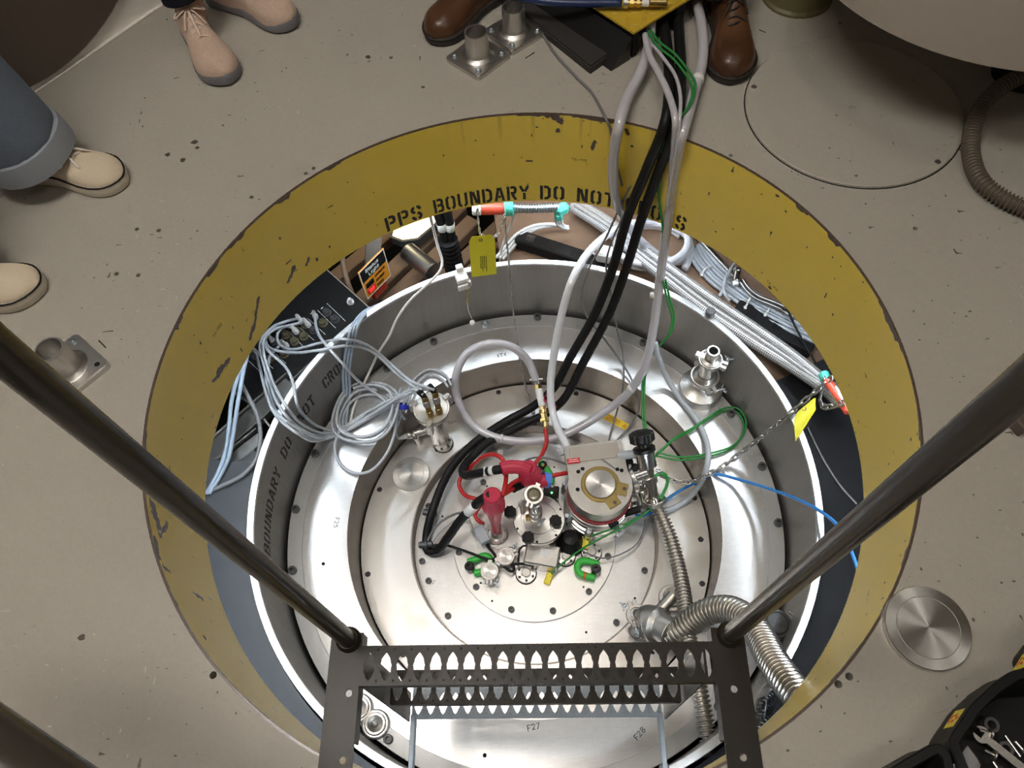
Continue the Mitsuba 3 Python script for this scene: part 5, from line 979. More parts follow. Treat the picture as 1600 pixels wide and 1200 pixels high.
# standing black cables
bk = thing('cable_riser', 'upright pair of ribbed black cables with white bands at the back of the drum', 'cable')
for i, (a, o) in enumerate((([(-0.195,0.800,-0.387),(-0.186,0.795,-0.463),(-0.181,0.790,-0.531)], 0), ([(-0.165,0.800,-0.391),(-0.163,0.795,-0.466),(-0.165,0.790,-0.533)], 1))):
    part(bk, 'cable', hose(a, .0135, 14, .01), 'black_rubber', smooth=True)
    part(bk, 'white_band', sweep(np.array(a)[1] + (np.array(a)[2] - np.array(a)[1]) * np.array([[-.15], [.25]]), .0145, 14), 'label_white', smooth=True)
part(bk, 'ribbed_sleeve', bellows([(-0.175,0.790,-0.523),(-0.171,0.785,-0.592),(-0.169,0.780,-0.680),(-0.169,0.775,-0.756)], .030, .018, .12, 20), 'black_rubber', smooth=True)
part(bk, 'foot_band', sweep(np.array([(-0.174,0.770,-0.685),(-0.171,0.768,-0.730)]), .026, 14), 'label_white', smooth=True)
# clip on the rim with pulley and ball
hk = thing('rim_clip', 'white block clip on the drum rim with a hook, cord and small white ball', 'clip')
q = V(*(-0.1394, 0.6383, -0.5165))
part(hk, 'block', cat(at(bx(.034, .030, .016, .002), q + (0, -.002, .008), 15), at(bx(.020, .018, .024, .002), q + (-.004, .022, .020), 15), at(bx(.036, .008, .02, .002), q + (.004, -.024, -.006), 15)), 'cable_white')
part(hk, 'sheave', mv(lathe([(0, -.005), (.011, -.005), (.008, 0), (.011, .005), (0, .005)], 20), frame((-0.1199, 0.6177, -0.5100), (.9, .3, 0))), 'steel_worn')
part(hk, 'hook', hose([(-0.125,0.615,-0.530),(-0.132,0.610,-0.540),(-0.126,0.605,-0.550),(-0.129,0.602,-0.560),(-0.135,0.597,-0.565),(-0.130,0.593,-0.570)], .0024, 8, .004), 'brass', smooth=True)
part(hk, 'cord', hose([(-0.131,0.597,-0.565),(-0.132,0.595,-0.610),(-0.126,0.595,-0.655)], .0011, 6), 'cable_white', smooth=True)
part(hk, 'ball', mv(trimesh.creation.icosphere(3, .0085), trans((-0.1258, 0.5884, -0.6650))), 'cable_white', smooth=True)
# tags
def tag(label, quad, up):
    k = thing('hanging_tag', label, 'tag')
    a, b, c, d = [V(*q) for q in quad]       # corners: top left, top right, bottom right, bottom left
    n = 9
    u = np.linspace(0, 1, n); g = np.array([[(a * (1 - s) + b * s) * (1 - t) + (d * (1 - s) + c * s) * t for s in u] for t in u])
    nn = np.cross(b - a, d - a); nn /= np.linalg.norm(nn)
    g = g + nn * (up * np.sin(math.pi * u)[:, None, None] * 1.0)
    w = np.linalg.norm(b - a); keep = []
    v = np.vstack([g.reshape(-1, 3) + nn * .0004, g.reshape(-1, 3) - nn * .0004])
    f = []
    for i in range(n - 1):
        for j in range(n - 1):
            if i == 0 and j in (0, n - 2):
                q = [i * n + j, i * n + j + 1, (i + 1) * n + j + 1, (i + 1) * n + j]
                tri = [q[1], q[2], q[3]] if j == 0 else [q[0], q[2], q[3]]
                f += [tri, [x + n * n for x in tri[::-1]]]
                continue
            q = [i * n + j, i * n + j + 1, (i + 1) * n + j + 1, (i + 1) * n + j]
            f += [[q[0], q[1], q[2]], [q[0], q[2], q[3]], [n * n + q[2], n * n + q[1], n * n + q[0]], [n * n + q[3], n * n + q[2], n * n + q[0]]]
    part(k, 'card', TM(v, f), 'tag_yellow', smooth=True)
    e1, e2 = (b - a), (d - a)
    lines = []
    for i in range(4):
        s = .40 + .07 * i
        p0_ = a + e1 * s + e2 * .50; p1_ = a + e1 * s + e2 * (.88 if i % 2 else .80)
        p0_ = p0_ + nn * (up * math.sin(math.pi * .50)); p1_ = p1_ + nn * (up * math.sin(math.pi * .85))
        lines.append(sweep(np.array([p0_, p1_]), .0009, 5))
    part(k, 'printed_lines', cat(*lines), 'stencil_ink')
    ey = a + e1 * .46 + e2 * .10 + nn * up * .3
    part(k, 'eyelet', mv(lathe([(.003, -.0008), (.0055, -.0008), (.0055, .0012), (.003, .0012)], 16, close=True), frame(ey, nn)), 'dark_brass')
    return k
tag('yellow hanging tag at the back of the pit, in front of the drum rim', [(-0.1066, 0.6651, -0.3700), (-0.0359, 0.6661, -0.3700), (-0.0407, 0.6330, -0.5000), (-0.1112, 0.6294, -0.5000)], 0)
tag('curled yellow tag hanging on the chain at the right rim', [(0.6546, 0.1030, -0.4680), (0.7079, 0.1342, -0.4400), (0.7046, 0.1054, -0.4550), (0.6519, 0.0458, -0.5000)], .006)
# conduit, tape, tubes at the back
rt = thing('warning_tube', 'red tube with a teal taped end and corrugated conduit just under the back lip', 'tube')
part(rt, 'tube', cyl((-0.0892, 0.7900, -0.4025), (0.0002, 0.7900, -0.4112), .0165, 20, b=.002), 'red_panel')
part(rt, 'end_cap', cyl((-0.0928, 0.7900, -0.4021), (-0.0677, 0.7880, -0.4020), .0175, 20, b=.002), 'label_white')
part(rt, 'teal_collar', cyl((-0.0034, 0.7900, -0.4107), (0.0218, 0.7900, -0.4113), .0215, 20, b=.003), 'tape_teal')
part(rt, 'conduit', bellows([(0.018,0.790,-0.411),(0.063,0.792,-0.421),(0.109,0.795,-0.428),(0.149,0.800,-0.436)], .0145, .0075, .25, 16), 'zinc', smooth=True)
part(rt, 'teal_tape', cat(mv(bx(.042, .03, .034, .008), trans((0.1585, 0.8000, -0.4448)) @ rotz(.4)), mv(bx(.024, .02, .03, .006), trans((0.1503, 0.7900, -0.4622)) @ rotz(.1))), 'tape_teal')
for i in range(3):
    o = np.array([.008 * i - .008, 0, -.004 * i])
    line('braided_cable', ['grey braided cable strand curling down from the teal tape, first', 'grey braided cable strand curling down from the teal tape, second', 'grey braided cable strand curling down from the teal tape, third'][i], np.array([(0.150,0.790,-0.457),(0.152,0.785,-0.484),(0.170,0.780,-0.503)]) + o, .005, 'cable_white', 'cable', 8)
    line('braided_cable', ['braided cable arching over the power strip, topmost', 'braided cable arching over the power strip, middle', 'braided cable arching over the power strip, lowest'][i], np.array([(0.180,0.856,-0.580),(0.134,0.862,-0.575),(0.084,0.853,-0.570),(0.038,0.832,-0.575),(0.002,0.802,-0.590),(-0.030,0.771,-0.600)]) + o * 1.2, .0055, 'cable_white', 'cable', 8)
line('white_wire', 'white wire hanging from the conduit behind the left chain', [(0.028,0.790,-0.425),(0.016,0.790,-0.464),(-0.006,0.785,-0.525),(-0.022,0.780,-0.581),(-0.030,0.775,-0.635)], .0035, 'cable_white', 'wire', 8)
# power strips
def strip(label, a, b, n, w=.046, h=.040):
    k = thing('power_strip', label, 'power strip')
    a, b = V(*a), V(*b)
    part(k, 'body', beam(a, b, w, h, .004), 'black_paint')
    d = b - a; L = np.linalg.norm(d); d /= L
    ang_ = math.atan2(d[1], d[0])
    for i in range(n):
        q = a + d * L * (i + .6) / n
        m = trans(q) @ rotz(ang_)
        o = part(k, 'outlet', mv(bx(.028, .028, .0016, .0006, (0, 0, .0003)), m), 'black_gloss')
        part(o, 'slots', mv(cat(bx(.002, .008, .0006, .0001, (.006, .004, .0013)), bx(.002, .008, .0006, .0001, (.006, -.006, .0013)), cyl((-.006, 0, .0008), (-.006, 0, .0017), .0025, 8)), m), 'groove_black')
    return k
strip('black power strip on the brown deck just behind the drum rim', (0.0300, 0.8330, -0.5750), (0.2860, 0.6929, -0.5750), 4)
strip('black power strip at the right, beneath the grey cable bundle', (0.6252, 0.5129, -0.5850), (0.8125, 0.3649, -0.5850), 3, .06)
solo('white_plug', 'white plug block in the end of the back power strip', 'plug', mv(bx(.046, .042, .040, .006), trans((0.2765, 0.7055, -0.5450)) @ rotz(-.35)), 'cable_white')
line('white_wire', 'short white lead from the white plug', [(0.249,0.710,-0.550),(0.238,0.734,-0.560),(0.231,0.750,-0.570)], .003, 'cable_white', 'wire', 8)
# braided hoses
for i, (lab, p, r) in enumerate([('upper braided steel hose running down the right side behind the drum', [(0.231,0.945,-0.585),(0.311,0.852,-0.575),(0.388,0.732,-0.560),(0.466,0.624,-0.550),(0.550,0.517,-0.545),(0.646,0.399,-0.535),(0.717,0.293,-0.515),(0.757,0.184,-0.470),(0.763,0.116,-0.420)], .0140), ('lower braided steel hose running down the right side behind the drum', [(0.207,0.936,-0.590),(0.295,0.830,-0.580),(0.370,0.707,-0.565),(0.443,0.596,-0.555),(0.529,0.481,-0.550),(0.625,0.364,-0.540),(0.703,0.266,-0.520),(0.745,0.169,-0.470),(0.752,0.100,-0.420)], .0150), ('thin braided hose between the two thick braided hoses at the right', [(0.217,0.929,-0.575),(0.302,0.829,-0.565),(0.376,0.708,-0.550),(0.451,0.599,-0.540),(0.535,0.489,-0.535),(0.631,0.374,-0.525),(0.705,0.270,-0.505),(0.747,0.170,-0.460),(0.753,0.103,-0.410)], .0075)]):
    m_, uv_ = sweep_uv(p, r)
    solo('braided_hose', lab, 'hose', m_, 'braid_steel', True, uv=uv_)
# grey cable bundle and conduits on the right back
for i in range(6):
    o = np.array([.009 * i, .007 * i, .004 * (i % 2)])
    line('bundled_cable', ['innermost grey cable of the tied bundle', 'second grey cable of the tied bundle', 'third grey cable of the tied bundle', 'fourth grey cable of the tied bundle', 'fifth grey cable of the tied bundle', 'outermost grey cable of the tied bundle'][i] + ' at the right back', np.array([(0.535,0.730,-0.605),(0.550,0.673,-0.605),(0.580,0.614,-0.605),(0.620,0.558,-0.600),(0.661,0.503,-0.595),(0.712,0.453,-0.590),(0.762,0.408,-0.585),(0.812,0.368,-0.580)]) + o, .0058, 'cable_grey', 'cable', 8)
for lab, a in (('white cable tie near the left end of the grey bundle', [(0.553,0.637,-0.592),(0.567,0.655,-0.590),(0.588,0.664,-0.592)]), ('white cable tie in the middle of the grey bundle', [(0.649,0.504,-0.585),(0.661,0.520,-0.582),(0.676,0.543,-0.585)]), ('white cable tie near the right end of the grey bundle', [(0.698,0.472,-0.582),(0.705,0.481,-0.580),(0.716,0.495,-0.580)])):
    solo('cable_tie', lab, 'cable tie', cat(hose(a, .003, 8, .004), mv(bx(.008, .010, .006, .001), trans(a[0]))), 'cable_white', True)
line('metal_conduit', 'corrugated metal conduit behind the grey cable bundle, left length', [(0.573,0.776,-0.600),(0.600,0.719,-0.600),(0.631,0.656,-0.600),(0.668,0.574,-0.595),(0.681,0.544,-0.590)], .010, 'zinc', 'conduit')
scene.pop('metal_conduit'); scene['metal_conduit'] = ply(bellows([(0.573,0.776,-0.600),(0.600,0.719,-0.600),(0.631,0.656,-0.600),(0.668,0.574,-0.595),(0.681,0.544,-0.590)], .0115, .0065, .28, 16), 'steel', smooth=True)
k = thing('metal_conduit', 'corrugated metal conduit behind the grey cable bundle, right length', 'conduit')
whole(k, bellows([(0.691,0.530,-0.585),(0.715,0.510,-0.585),(0.746,0.479,-0.580),(0.771,0.454,-0.575)], .0125, .0075, .28, 16), 'steel', True)
solo('conduit_clamp', 'small silver screw clamp on the conduit at the right back', 'clamp', cat(cyl((0.6506, 0.6228, -0.5750), (0.6397, 0.5895, -0.5750), .010, 14, b=.002), cyl((0.6531, 0.6341, -0.5750), (0.6502, 0.6205, -0.5750), .012, 12, b=.002), mv(bx(.02, .016, .014, .002), trans((0.6383, 0.5903, -0.5850)))), 'steel')
line('signal_cable', 'grey cable crossing over the tied bundle at the right back', [(0.584,0.547,-0.580),(0.598,0.567,-0.575),(0.613,0.604,-0.575),(0.637,0.640,-0.580),(0.655,0.664,-0.590)], .0048, 'cable_grey', 'cable', 8)
line('signal_cable', 'grey cable dropping from the bundle beside the braided hoses', [(0.624,0.626,-0.585),(0.603,0.582,-0.575),(0.599,0.553,-0.575),(0.611,0.532,-0.585)], .0048, 'cable_grey', 'cable', 8)
for i in range(2):
    line('steel_tube', ['thin bright tube curving beside the right conduit, upper', 'thin bright tube curving beside the right conduit, lower'][i], np.array([(0.660,0.596,-0.575),(0.671,0.563,-0.575),(0.689,0.531,-0.570),(0.719,0.506,-0.565),(0.747,0.482,-0.560)]) + np.array([-.008, -.010, 0]) * i, .0042, 'steel', 'tube', 8)
line('black_wire', 'thin black wire falling over the right power strip', [(0.727,0.442,-0.500),(0.746,0.404,-0.530),(0.766,0.354,-0.550),(0.771,0.271,-0.530),(0.755,0.175,-0.470)], .0028, 'black_rubber', 'wire', 6)
solo('teal_tape', 'teal tape wrapped round the ends of the braided hoses at the right', 'tape', cat(cyl((0.7422, 0.1975, -0.4400), (0.7452, 0.1681, -0.4400), .013, 14, b=.003), cyl((0.7347, 0.1821, -0.4500), (0.7530, 0.1789, -0.4350), .007, 12, b=.002)), 'tape_teal')
rr_ = thing('warning_tube', 'red tube with a painted white highlight at the right edge of the opening', 'tube')
part(rr_, 'tube', cyl((0.7366, 0.1647, -0.4200), (0.7541, 0.0650, -0.4000), .0105, 20, b=.002), 'red_panel')
part(rr_, 'sleeve_or_highlight', cyl((0.7421, 0.1388, -0.4160), (0.7504, 0.0924, -0.4060), .0115, 20, b=.002), 'label_white')  # white band paints the bright highlight on the red tube
line('grey_wire', 'thin grey cord lying on the dark deck right of the drum', [(0.721,0.115,-0.575),(0.730,0.059,-0.575),(0.741,0.006,-0.575),(0.761,-0.055,-0.575),(0.785,-0.100,-0.575)], .0028, 'wire_grey', 'cord', 6)
solo('rim_bolt', 'dark hexagon bolt standing on the drum rim beside the braided hoses', 'bolt', cat(cyl((0.5255, 0.4476, -0.5165), V(*(0.5255, 0.4476, -0.5165)) + (0, 0, .018), .013, 16, b=.002), cyl(V(*(0.5255, 0.4476, -0.5165)) + (0, 0, .018), V(*(0.5255, 0.4476, -0.5165)) + (0, 0, .0186), .006, 6)), 'bolt_steel')

# ---------------------------------------------------------------- things standing on the floor
def socket(label, c, ang_, s=.114, bolts=(0, 1, 2, 3)):
    k = thing('pipe_socket', label, 'pipe flange')
    m = trans((c[0], c[1], 0)) @ rotz(math.radians(ang_))
    sq = sbox(-s / 2 + .010, -s / 2 + .010, s / 2 - .010, s / 2 - .010).buffer(.010, quad_segs=5)
    part(k, 'base_plate', mv(cat(prism(sq, .010, 0), prism(sq.buffer(-.003), .003, .010)), m), 'steel_worn')
    part(k, 'tube', mv(lathe([(.040, .0128), (.036, .015), (.031, .020), (.0285, .030), (.0275, .075), (.0268, .0765), (.0235, .0765), (.0228, .074), (.0228, .004), (0, .004)], 40), m), 'steel_worn')
    for i in range(4):
        a, b = ((-1, -1), (1, -1), (1, 1), (-1, 1))[i]
        q = np.array([a * s * .355, b * s * .355, .013])
        if i in bolts:
            part(k, 'bolt', mv(cat(cyl(q, q + (0, 0, .0015), .0085, 14), cyl(q, q + (0, 0, .0075), .0058, 12, b=.0012)), m), 'zinc')
        else:
            part(k, 'bolt_hole', mv(cyl(q, q + (0, 0, .0004), .0052, 12), m), 'groove_black')
socket('steel pipe socket on a square plate beside the left brown shoe', (-.0375, .899), -47.5)
socket('steel pipe socket on a square plate nearest the black rubber mat', (.056, .978), -54)
socket('steel pipe socket on a square plate behind the left grab rail', (-.866, .106), -44.7, bolts=(0, 1, 3))
cv = thing('round_hatch', 'large painted round cover plate lying on the floor right of the opening', 'cover plate')
q = (.7890, .6205)
part(cv, 'plate', at(lathe([(0, .0006), (.006, .0006), (.0075, .0052), (.2335, .0062), (.2355, .005), (.236, 0)], 128), (*q, 0)), 'floor_paint')
for a in (155, -55): part(cv, 'screw', at(cyl((.222 * math.cos(math.radians(a)), .222 * math.sin(math.radians(a)), .006), (.222 * math.cos(math.radians(a)), .222 * math.sin(math.radians(a)), .0068), .0065, 12), (*q, 0)), 'steel_worn')
part(cv, 'edge_groove', at(ringz(.2362, .2385, -.001, .0005, 96), (*q, 0)), 'black_paint')
bp_ = thing('blank_plate', 'shiny turned steel blank plate lying on the floor at the lower right', 'plate')
turned(bp_, 'disc', [(.062, .0005), (.0635, .002), (.0635, .010), (.0625, .0112), (.0475, .0118), (.0468, .0108), (.046, .0118), (0, .0122)], (0.5791, -0.5009, 0.0060) if False else ((0.5762, -0.5020, 0.0120)[0], (0.5762, -0.5020, 0.0120)[1], 0))
mt = thing('rubber_mat', 'black rubber plank lying beside the yellow ramp', 'mat')
poly_ = Polygon([q[:2] for q in [(0.223,0.812,0.018),(0.281,0.859,0.018),(0.075,1.192,0.018),(-0.032,1.207,0.018)]]).buffer(.004).buffer(-.004)
part(mt, 'plank', cat(prism(poly_, .016, 0), prism(poly_.buffer(-.004), .004, .016)), 'rubber_mat')
# cable ramp with yellow chequer plate
rp_ = thing('cable_ramp', 'black cable ramp with a yellow chequer plate lid at the top of the picture', 'cable ramp')
tip, lf, rg = V(*(0.3256, 0.8526, 0.0700)), V(*(0.2390, 0.9680, 0.0700)), V(*(0.4710, 0.9555, 0.0700))
u1, u2 = (lf - tip) / np.linalg.norm(lf - tip), (rg - tip) / np.linalg.norm(rg - tip)
quad = [tip, tip + u2 * .42, tip + u2 * .42 + u1 * .34, tip + u1 * .34]
part(rp_, 'lid', prism(Polygon([q[:2] for q in quad]), .005, .066), 'tread_yellow', label='yellow chequer plate')
lugs = []
for i in range(14):
    for j in range(11):
        p = tip + u2 * (.022 + .030 * i) + u1 * (.018 + .030 * j)
        m = trans((p[0], p[1], .0712)) @ rotz(math.atan2(u1[1], u1[0]) + (math.pi / 2 if (i + j) % 2 else 0) + .78)
        e = trimesh.creation.icosphere(1, 1.0); e.apply_scale([.0125, .0040, .0026])
        lugs.append(mv(e, m))
part(rp_, 'chequer_lugs', cat(*lugs), 'tread_yellow', kind='stuff')
inn = [tip + u2 * .012 + u1 * .06, tip + u2 * .42 + u1 * .06, tip + u2 * .42 + u1 * .34, tip + u2 * .012 + u1 * .34]
part(rp_, 'body', prism(Polygon([q[:2] for q in inn]), .066, 0), 'black_paint')
fa = [tip - u2 * .004, tip + u1 * .34 - u2 * .004]
nrm = -u2
fl_ = [(fa[0] + nrm * 0)[:2], (fa[1])[:2], (fa[1] + nrm * .06)[:2], (fa[0] + nrm * .06)[:2]]
fv = [np.array([*fl_[0], .060]), np.array([*fl_[1], .060]), np.array([*fl_[2], .002]), np.array([*fl_[3], .002]), np.array([*fl_[0], .0]), np.array([*fl_[1], .0]), np.array([*fl_[2], 0]), np.array([*fl_[3], 0])]
part(rp_, 'side_ramp', trimesh.Trimesh(np.array(fv)).convex_hull, 'black_gloss', smooth=False)
for o, w in ((.16, .03), (.012, .016)): part(rp_, 'channel_wall', beam(tip + u2 * o + (0, 0, -.006), tip + u2 * o + u1 * .07 + (0, 0, -.006), w, .062), 'black_paint')
bh = thing('air_hose', 'dark blue hose with brass fittings lying on the yellow ramp lid', 'hose')
hp = [(0.056,1.006,0.085),(0.129,0.971,0.088),(0.203,0.951,0.090),(0.262,0.943,0.090),(0.309,0.936,0.090)]
part(bh, 'hose', hose(hp, .0095, 16), 'hose_blue', smooth=True)
part(bh, 'hose_clamp', cat(cyl((0.3124, 0.9361, 0.0900), (0.3227, 0.9347, 0.0900), .0115, 16), cyl((0.3159, 0.9262, 0.0850), (0.3194, 0.9400, 0.0850), .003, 8)), 'steel')
part(bh, 'fitting', cat(cyl((0.3227, 0.9347, 0.0900), (0.3551, 0.9302, 0.0900), .0075, 14), cyl((0.3271, 0.9341, 0.0900), (0.3360, 0.9328, 0.0900), .010, 6), cyl((0.3433, 0.9318, 0.0900), (0.3492, 0.9310, 0.0900), .0105, 6)), 'brass')
part(bh, 'white_collar', cyl((0.3554, 0.9325, 0.0900), (0.3716, 0.9303, 0.0900), .0095, 14), 'label_white')
part(bh, 'coupling', cyl((0.3716, 0.9303, 0.0900), (0.4131, 0.9270, 0.0900), .0105, 16, b=.002), 'dark_brass')
# bucket, tank, bulkhead
bu = thing('open_pot', 'short olive pot with a black inside at the top edge of the picture', 'pot')
part(bu, 'wall', at(lathe([(.086, 0), (.086, .006), (.080, .012), (.072, .055), (.070, .060), (.060, .060), (.057, .055), (.056, .004)], 64), (.768, 1.030, 0)), 'olive_paint')
part(bu, 'inside', at(cyl((0, 0, .003), (0, 0, .030), .0565, 40), (.768, 1.030, 0)), 'groove_black')
tk = thing('cream_tank', 'large cream painted round tank standing on a dark foot at the upper right', 'tank')
part(tk, 'shell', at(lathe([(0, .252), (.425, .252), (.4325, .258), (.4335, .30), (.4335, 1.0), (.42, 1.02), (0, 1.03)], 128), (1.083, .8176, 0)), 'cream_paint')
part(tk, 'foot', at(lathe([(.17, .253), (.17, .03), (.21, .02), (.21, 0)], 64), (1.25, 1.02, 0)), 'black_paint')
for a in (-60, 60): part(tk, 'leg', at(bx(.05, .05, .252, .003, (0, 0, .126)), (1.083 + .36 * math.cos(math.radians(a + 20)), .8176 + .36 * math.sin(math.radians(a + 20)), 0)), 'black_paint')
A_ = np.array([-1.1255, .9180, 0]); d_ = np.array([.66516, .74670, 0]); n_ = np.array([.7467, -.66516, 0])
BM = np.eye(4); BM[:3, 0], BM[:3, 1], BM[:3, 2], BM[:3, 3] = d_, (0, 0, 1), n_, A_
bk_ = thing('bulkhead', 'white painted bulkhead with a large round brown cover at the upper left', 'bulkhead')
part(bk_, 'face', mv(bx(2.2, 1.3, .06, .003, (-.1, .65, -.031)), BM), 'wall_white')
part(bk_, 'round_cover', mv(lathe([(0, .014), (.478, .014), (.483, .010), (.483, -.002)], 160), BM @ trans((.069, .4985, .0))), 'brown_disc', label='large dark brown round cover')
part(bk_, 'floor_seam', mv(bx(2.2, .004, .010, .001, (-.1, .002, .004)), BM), 'wall_white')
solo('vent_hose', 'grey brown corrugated hose curling over the floor at the right edge', 'hose', bellows([(1.243,0.613,0.100),(1.184,0.616,0.085),(1.135,0.610,0.065),(1.086,0.594,0.050),(1.040,0.556,0.035),(1.004,0.500,0.024),(0.979,0.432,0.020),(0.974,0.363,0.020),(0.999,0.315,0.020),(1.041,0.277,0.020),(1.103,0.242,0.020)], .0185, .0085, .34, 20), 'hose_grey_brown', True)
hc = thing('hose_buckle', 'square steel buckle on a dark hose end under the cream tank', 'clamp')
bq = V(*(1.1279, 0.6523, 0.0750))
part(hc, 'dark_cuff', at(lathe([(.06, 0), (.06, .02), (.05, .05), (.035, .062), (0, .064)], 32), (*(1.1892, 0.6834, 0.0000)[:2], 0)), 'black_rubber')
part(hc, 'buckle', mv(cat(bx(.056, .005, .008, .001, (0, .018, 0)), bx(.056, .005, .008, .001, (0, -.018, 0)), bx(.005, .04, .008, .001, (.026, 0, 0)), bx(.005, .04, .008, .001, (-.026, 0, 0)), bx(.05, .012, .004, .001, (0, .002, -.002))), trans(bq) @ rotz(.45)), 'steel')
solo('brown_block', 'dark brown block on the floor behind the right grab rail', 'block', at(bx(.07, .06, .03, .003, (0, 0, .015)), ((0.8588, -0.1595, 0.0200)[0], (0.8588, -0.1595, 0.0200)[1], 0), 20), 'brown_disc')

# black bins with stickers and tools
def bin_(label, pix, h, wall=.010):
    k = thing('storage_bin', label, 'bin')
    pg = Polygon([q[:2] for q in pix]).buffer(-.012).buffer(.012, quad_segs=4)
    def ring(pl, z, n=96):
        L = pl.exterior.length
        s0 = pl.exterior.project(Point(pix[0][:2]))
        return [(*pl.exterior.interpolate((s0 + L * i / n) % L).coords[0], z) for i in range(n)]
    inn_ = pg.buffer(-wall)
    rings = [ring(pg.buffer(-.004), 0), ring(pg, .006), ring(pg, h - .014), ring(pg.buffer(.004), h - .012), ring(pg.buffer(.004), h - .002), ring(pg.buffer(.002), h), ring(inn_.buffer(.002), h), ring(inn_, h - .003), ring(pg.buffer(-wall - .010), .012), ring(pg.buffer(-wall - .014), .006)]
    part(k, 'shell', loft(rings), 'black_rubber', smooth=30)
    return k
def rad_sticker(parent, c, ex_, ey_, w):
    """yellow diamond label with a three bladed radiation sign"""
    c, ex_, ey_ = V(*c), V(*ex_), V(*ey_)
    nz_ = np.cross(ex_, ey_); nz_ /= np.linalg.norm(nz_)
    m = np.eye(4); m[:3, 0], m[:3, 1], m[:3, 2], m[:3, 3] = ex_ * w, ey_ * w, nz_, c
    k = part(parent, 'radiation_sticker', mv(prism(sbox(-.5, -.5, .5, .5).buffer(.04), .0006), m), 'plastic_yellow', smooth=False)
    bl_ = []
    for a in (90, 210, 330):
        bl_.append(prism(Polygon([(r * math.cos(math.radians(a + t)), r * math.sin(math.radians(a + t)) + .08) for r, ts in ((.09, (-28, 0, 28)), (.27, (28, 0, -28))) for t in ts]), .0003, .0006))
    bl_.append(prism(sbox(-.28, -.40, .28, -.36), .0003, .0006)); bl_.append(prism(sbox(-.28, -.33, .28, -.29), .0003, .0006))
    part(k, 'trefoil', mv(cat(*bl_), m), 'label_red', smooth=False)
p1_ = [(0.522,-0.662,0.000),(0.567,-0.623,0.000),(0.605,-0.600,0.000),(0.639,-0.585,0.000),(0.695,-0.586,0.000),(0.843,-0.596,0.000),(0.764,-0.803,0.000),(0.528,-0.785,0.000)]
b1 = bin_('black storage bin full of small tools at the bottom right corner', p1_, .085)
b2 = bin_('black storage bin at the bottom edge, left of the tool bin', [(0.424,-0.696,0.000),(0.453,-0.684,0.000),(0.493,-0.669,0.000),(0.514,-0.665,0.000),(0.484,-0.896,0.000),(0.350,-0.887,0.000)], .085)
p3_ = [(0.666,-0.576,0.000),(0.690,-0.554,0.000),(0.717,-0.533,0.000),(0.778,-0.502,0.000),(0.955,-0.483,0.000),(0.902,-0.592,0.000)]
b3 = bin_('black storage bin behind the tool bin at the right edge', p3_, .085)
for bb, pa, pb, f, z in ((b1, p1_[0], p1_[1], .72, .046), (b3, p3_[0], p3_[1], .42, .050)):
    pa, pb = V(*pa), V(*pb)
    ex_ = (pb - pa) / np.linalg.norm(pb - pa); nn_ = np.cross(ex_, (0, 0, 1))
    if nn_ @ (CAM - pa) < 0: nn_, ex_ = -nn_, ex_
    c_ = pa * (1 - f) + pb * f + nn_ * .0006 + (0, 0, z)
    rad_sticker(bb, c_, -ex_ if np.cross(-ex_, (0, 0, 1)) @ nn_ > 0 else ex_, (0, 0, 1), .030)
def tool_bar(label, a, b, w):
    k = thing('open_wrench', label, 'wrench')
    a, b = V(*a), V(*b)
    L = np.linalg.norm(b - a)
    jaw = Point(0, 0).buffer(w * .95).difference(sbox(-w * 1.2, -w * .42, w * .15, w * .42))
    pl = unary_union([sbox(w * .5, -w * .45, L, w * .45), jaw])
    d = (b - a) / L
    whole(k, mv(prism(pl, .004, -.002), trans(a) @ rotz(math.atan2(d[1], d[0]))), 'steel_worn', 20)
tool_bar('open ended steel wrench lying in the tool bin', (0.5908, -0.6555, 0.0300), (0.6326, -0.7026, 0.0300), .012)
for lab, a, b in (('thumbscrew with a knurled head uppermost in the tool bin', (0.5906, -0.6488, 0.0300), (0.6069, -0.6559, 0.0300)), ('thumbscrew lying below the wrench in the tool bin', (0.5880, -0.6750, 0.0300), (0.6010, -0.6833, 0.0300)), ('bright threaded screw at the bottom edge of the tool bin', (0.5940, -0.6900, 0.0300), (0.5979, -0.7007, 0.0300)), ('long thin steel pin right of the wrench', (0.6230, -0.6589, 0.0300), (0.6336, -0.6867, 0.0300)), ('short stepped steel pin at the right edge of the tool bin', (0.6341, -0.6672, 0.0300), (0.6424, -0.6825, 0.0300))):
    k = thing('screw', lab, 'screw')
    a, b = V(*a), V(*b)
    thin = 'pin' in lab
    part(k, 'shank', cyl(a, b, .0022 if thin else .003, 10), 'steel')
    if 'long' not in lab: part(k, 'head', cyl(b - (b - a) * .25, b, .0075 if not thin else .005, 14, b=.001), 'steel_worn')
for lab, c in (('black ring lying in the tool bin above the wrench', (0.6137, -0.6438, 0.0200)), ('dull ring lying in the tool bin right of the wrench', (0.6188, -0.6762, 0.0250))):
    solo('ring', lab, 'ring', at(lathe([(.006, 0), (.0105, 0), (.011, .002), (.0105, .004), (.006, .004)], 24, close=True), c), 'bolt_steel')
gx, gy = np.meshgrid(np.linspace(0, 1, 14), np.linspace(0, 1, 14), indexing='ij')
c00, c10, c11, c01 = [V(*q) for q in [(0.543,-0.670,0.080),(0.561,-0.694,0.060),(0.542,-0.719,0.060),(0.510,-0.697,0.080)]]
gv = ((c00 * ((1 - gx) * (1 - gy))[..., None] + c10 * (gx * (1 - gy))[..., None] + c11 * (gx * gy)[..., None] + c01 * ((1 - gx) * gy)[..., None])).reshape(-1, 3)
gv[:, 2] += .016 * (meshkit.noise(gv * 45, 3) - .5)
i_, j_ = np.meshgrid(np.arange(13), np.arange(13), indexing='ij')
